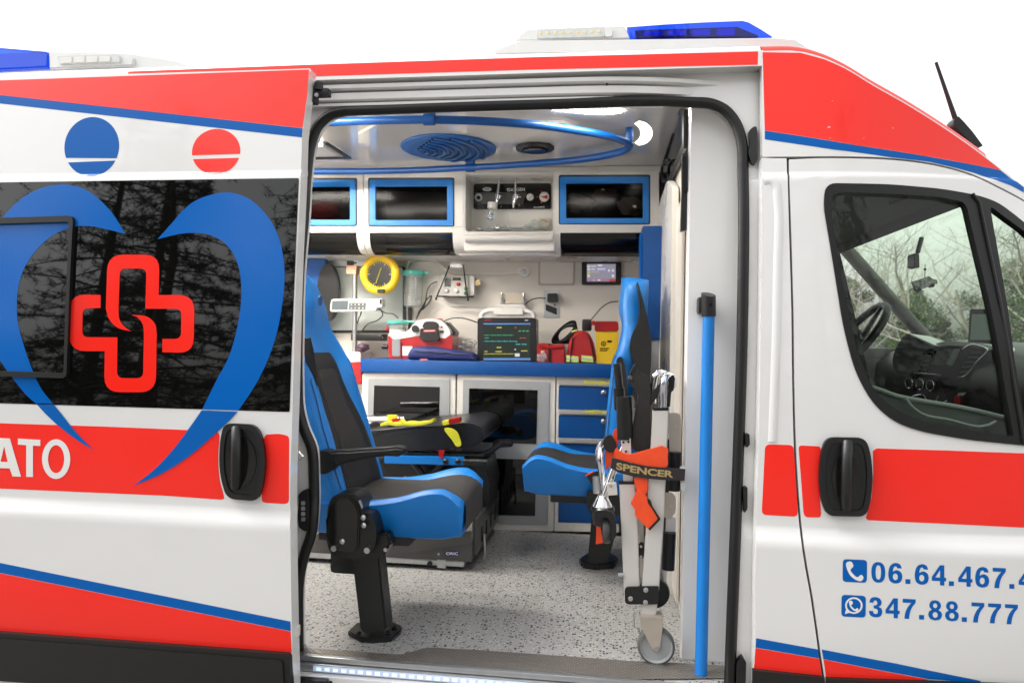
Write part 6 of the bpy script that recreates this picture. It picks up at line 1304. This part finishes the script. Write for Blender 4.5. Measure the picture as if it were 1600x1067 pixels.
def bare_mesh(seed, H):
    rnd = random.Random(seed); tb = NB()
    def grow(p, d, L, r, lv):
        n = 4; pts = [p]; dd = d.copy()
        for k in range(n):
            dd = (dd+Vector((rnd.gauss(0, .12), rnd.gauss(0, .12), rnd.gauss(.04, .08)))).normalized(); pts.append(pts[-1]+dd*L/n)
        tube(tb, pts, [r*(1-.45*k/n) for k in range(n+1)], 6 if lv < 2 else 3, cap=False)
        if lv >= 4: return
        for k in range({0: 9, 1: 6, 2: 4, 3: 4}[lv]):
            t = rnd.uniform(.3, 1); i = min(n-1, int(t*n)); q = pts[i].lerp(pts[i+1], t*n-i)
            nd = (dd*.6+Vector((rnd.gauss(0, 1), rnd.gauss(0, 1), rnd.gauss(.35, .5))).normalized()).normalized(); grow(q, nd, L*rnd.uniform(.42, .62), r*.42, lv+1)
    grow(Vector((0, 0, 0)), Vector((0, 0, 1)), H*.62, .11, 0)
    m_ = bpy.data.meshes.new('trunk'); tb.to_mesh(m_); tb.free(); m_.materials.append(hazed_bark); return m_
def leafy_mesh(seed, H, W):
    rnd = random.Random(seed); v, f = [], []
    cl = [(Vector((rnd.gauss(0, W*.4), rnd.gauss(0, W*.4), rnd.uniform(.25, 1)*H)), rnd.uniform(.35, .8)) for _ in range(46)]
    for c, r in cl:
        for k in range(300):
            d = Vector((rnd.gauss(0, 1), rnd.gauss(0, 1), rnd.gauss(0, .8))).normalized()*r*rnd.uniform(.5, 1.05); a = Vector((rnd.gauss(0, 1), rnd.gauss(0, 1), rnd.gauss(0, 1))).normalized()*.075; b = a.cross(Vector((rnd.random(), rnd.random(), rnd.random()))).normalized()*.04
            i = len(v); q = c+d; v += [q+a, q+b, q-a, q-b]; f.append((i, i+1, i+2, i+3))
    m_ = bpy.data.meshes.new('crown'); m_.from_pydata(v, [], f); m_.materials.append(ivy); return m_
pm1 = pine_meshes(11, 7.5, .7); pm2 = pine_meshes(12, 9, 1.0); bm1 = bare_mesh(5, 9.5); bm2 = bare_mesh(8, 8.5); lm1 = leafy_mesh(3, 5.5, 2.4)
def tree(name, loc, rot, sc, parts, label, group=None):
    e = thing(name, loc, label, 'tree', group); e.rotation_euler = (0, 0, rot); e.scale = (sc, sc, sc)
    for nm, me in parts: o = bpy.data.objects.new(nm, me); link(o); o.parent = e
    return e
GZ = -.63
pines = [(-13.5, -9.5, .4, 1.1, 0), (-10.2, -11.2, 1.9, 1.0, 1), (-7.6, -9.3, 3.1, .95, 0), (-4.9, -11.5, 4.2, 1.1, 1), (-2.2, -12.8, 5.3, .9, 0), (.9, -12.2, .9, 1.0, 1), (3.8, -10.6, 2.2, 1.0, 0), (6.8, -12.6, 3.6, 1.1, 1), (-16.5, -13, 2.8, 1.2, 0), (-6.2, -14.8, .2, 1.3, 1), (-12, -15.5, 5.0, 1.3, 1), (1.8, -16.5, 4.5, 1.3, 0)]
for x, y, r, s, k in pines:
    tree('pine_tree', (x, y, GZ), r, s, (('trunk', (pm1, pm2)[k][0]), ('crown', (pm1, pm2)[k][1])), 'dark pine mirrored in the glass and paint of the ambulance', 'pines mirrored in the glass and paint')
bare = [(9.5, 21, .3, .66, 0, 'leafless grey tree left of the toy ornament, beyond the windscreen'), (12.5, 23, 2.0, .7, 1, 'leafless grey tree right of the toy ornament, beyond the windscreen'), (7.6, 23.5, 4.0, .7, 1, 'leafless grey tree beyond the far cab door window'), (15.5, 21.5, 1.2, .68, 0, 'leafless grey tree behind the dash tablet')]
for x, y, r, s, k, lb in bare: tree('bare_tree', (x, y, GZ), r, s, (('trunk', (bm1, bm2)[k]),), lb, 'bare trees beyond the cab')
for i, (x, y, s, lb) in enumerate(((13.2, 20.5, .72, 'bushy evergreen right of the toy ornament, beyond the windscreen'), (17, 22, .85, 'bushy evergreen behind the dash tablet'), (8.6, 26.5, .7, 'bushy evergreen low beyond the steering wheel'), (10.9, 24.5, .62, 'bushy evergreen directly behind the toy ornament, beyond the windscreen'), (14.6, 25, .8, 'far bushy evergreen between the ornament and the dash tablet'))):
    tree('evergreen_tree', (x, y, GZ), i*2.1, s, (('crown', lm1), ('trunk', (bm1, bm2)[i % 2])), lb, 'evergreens beyond the cab')
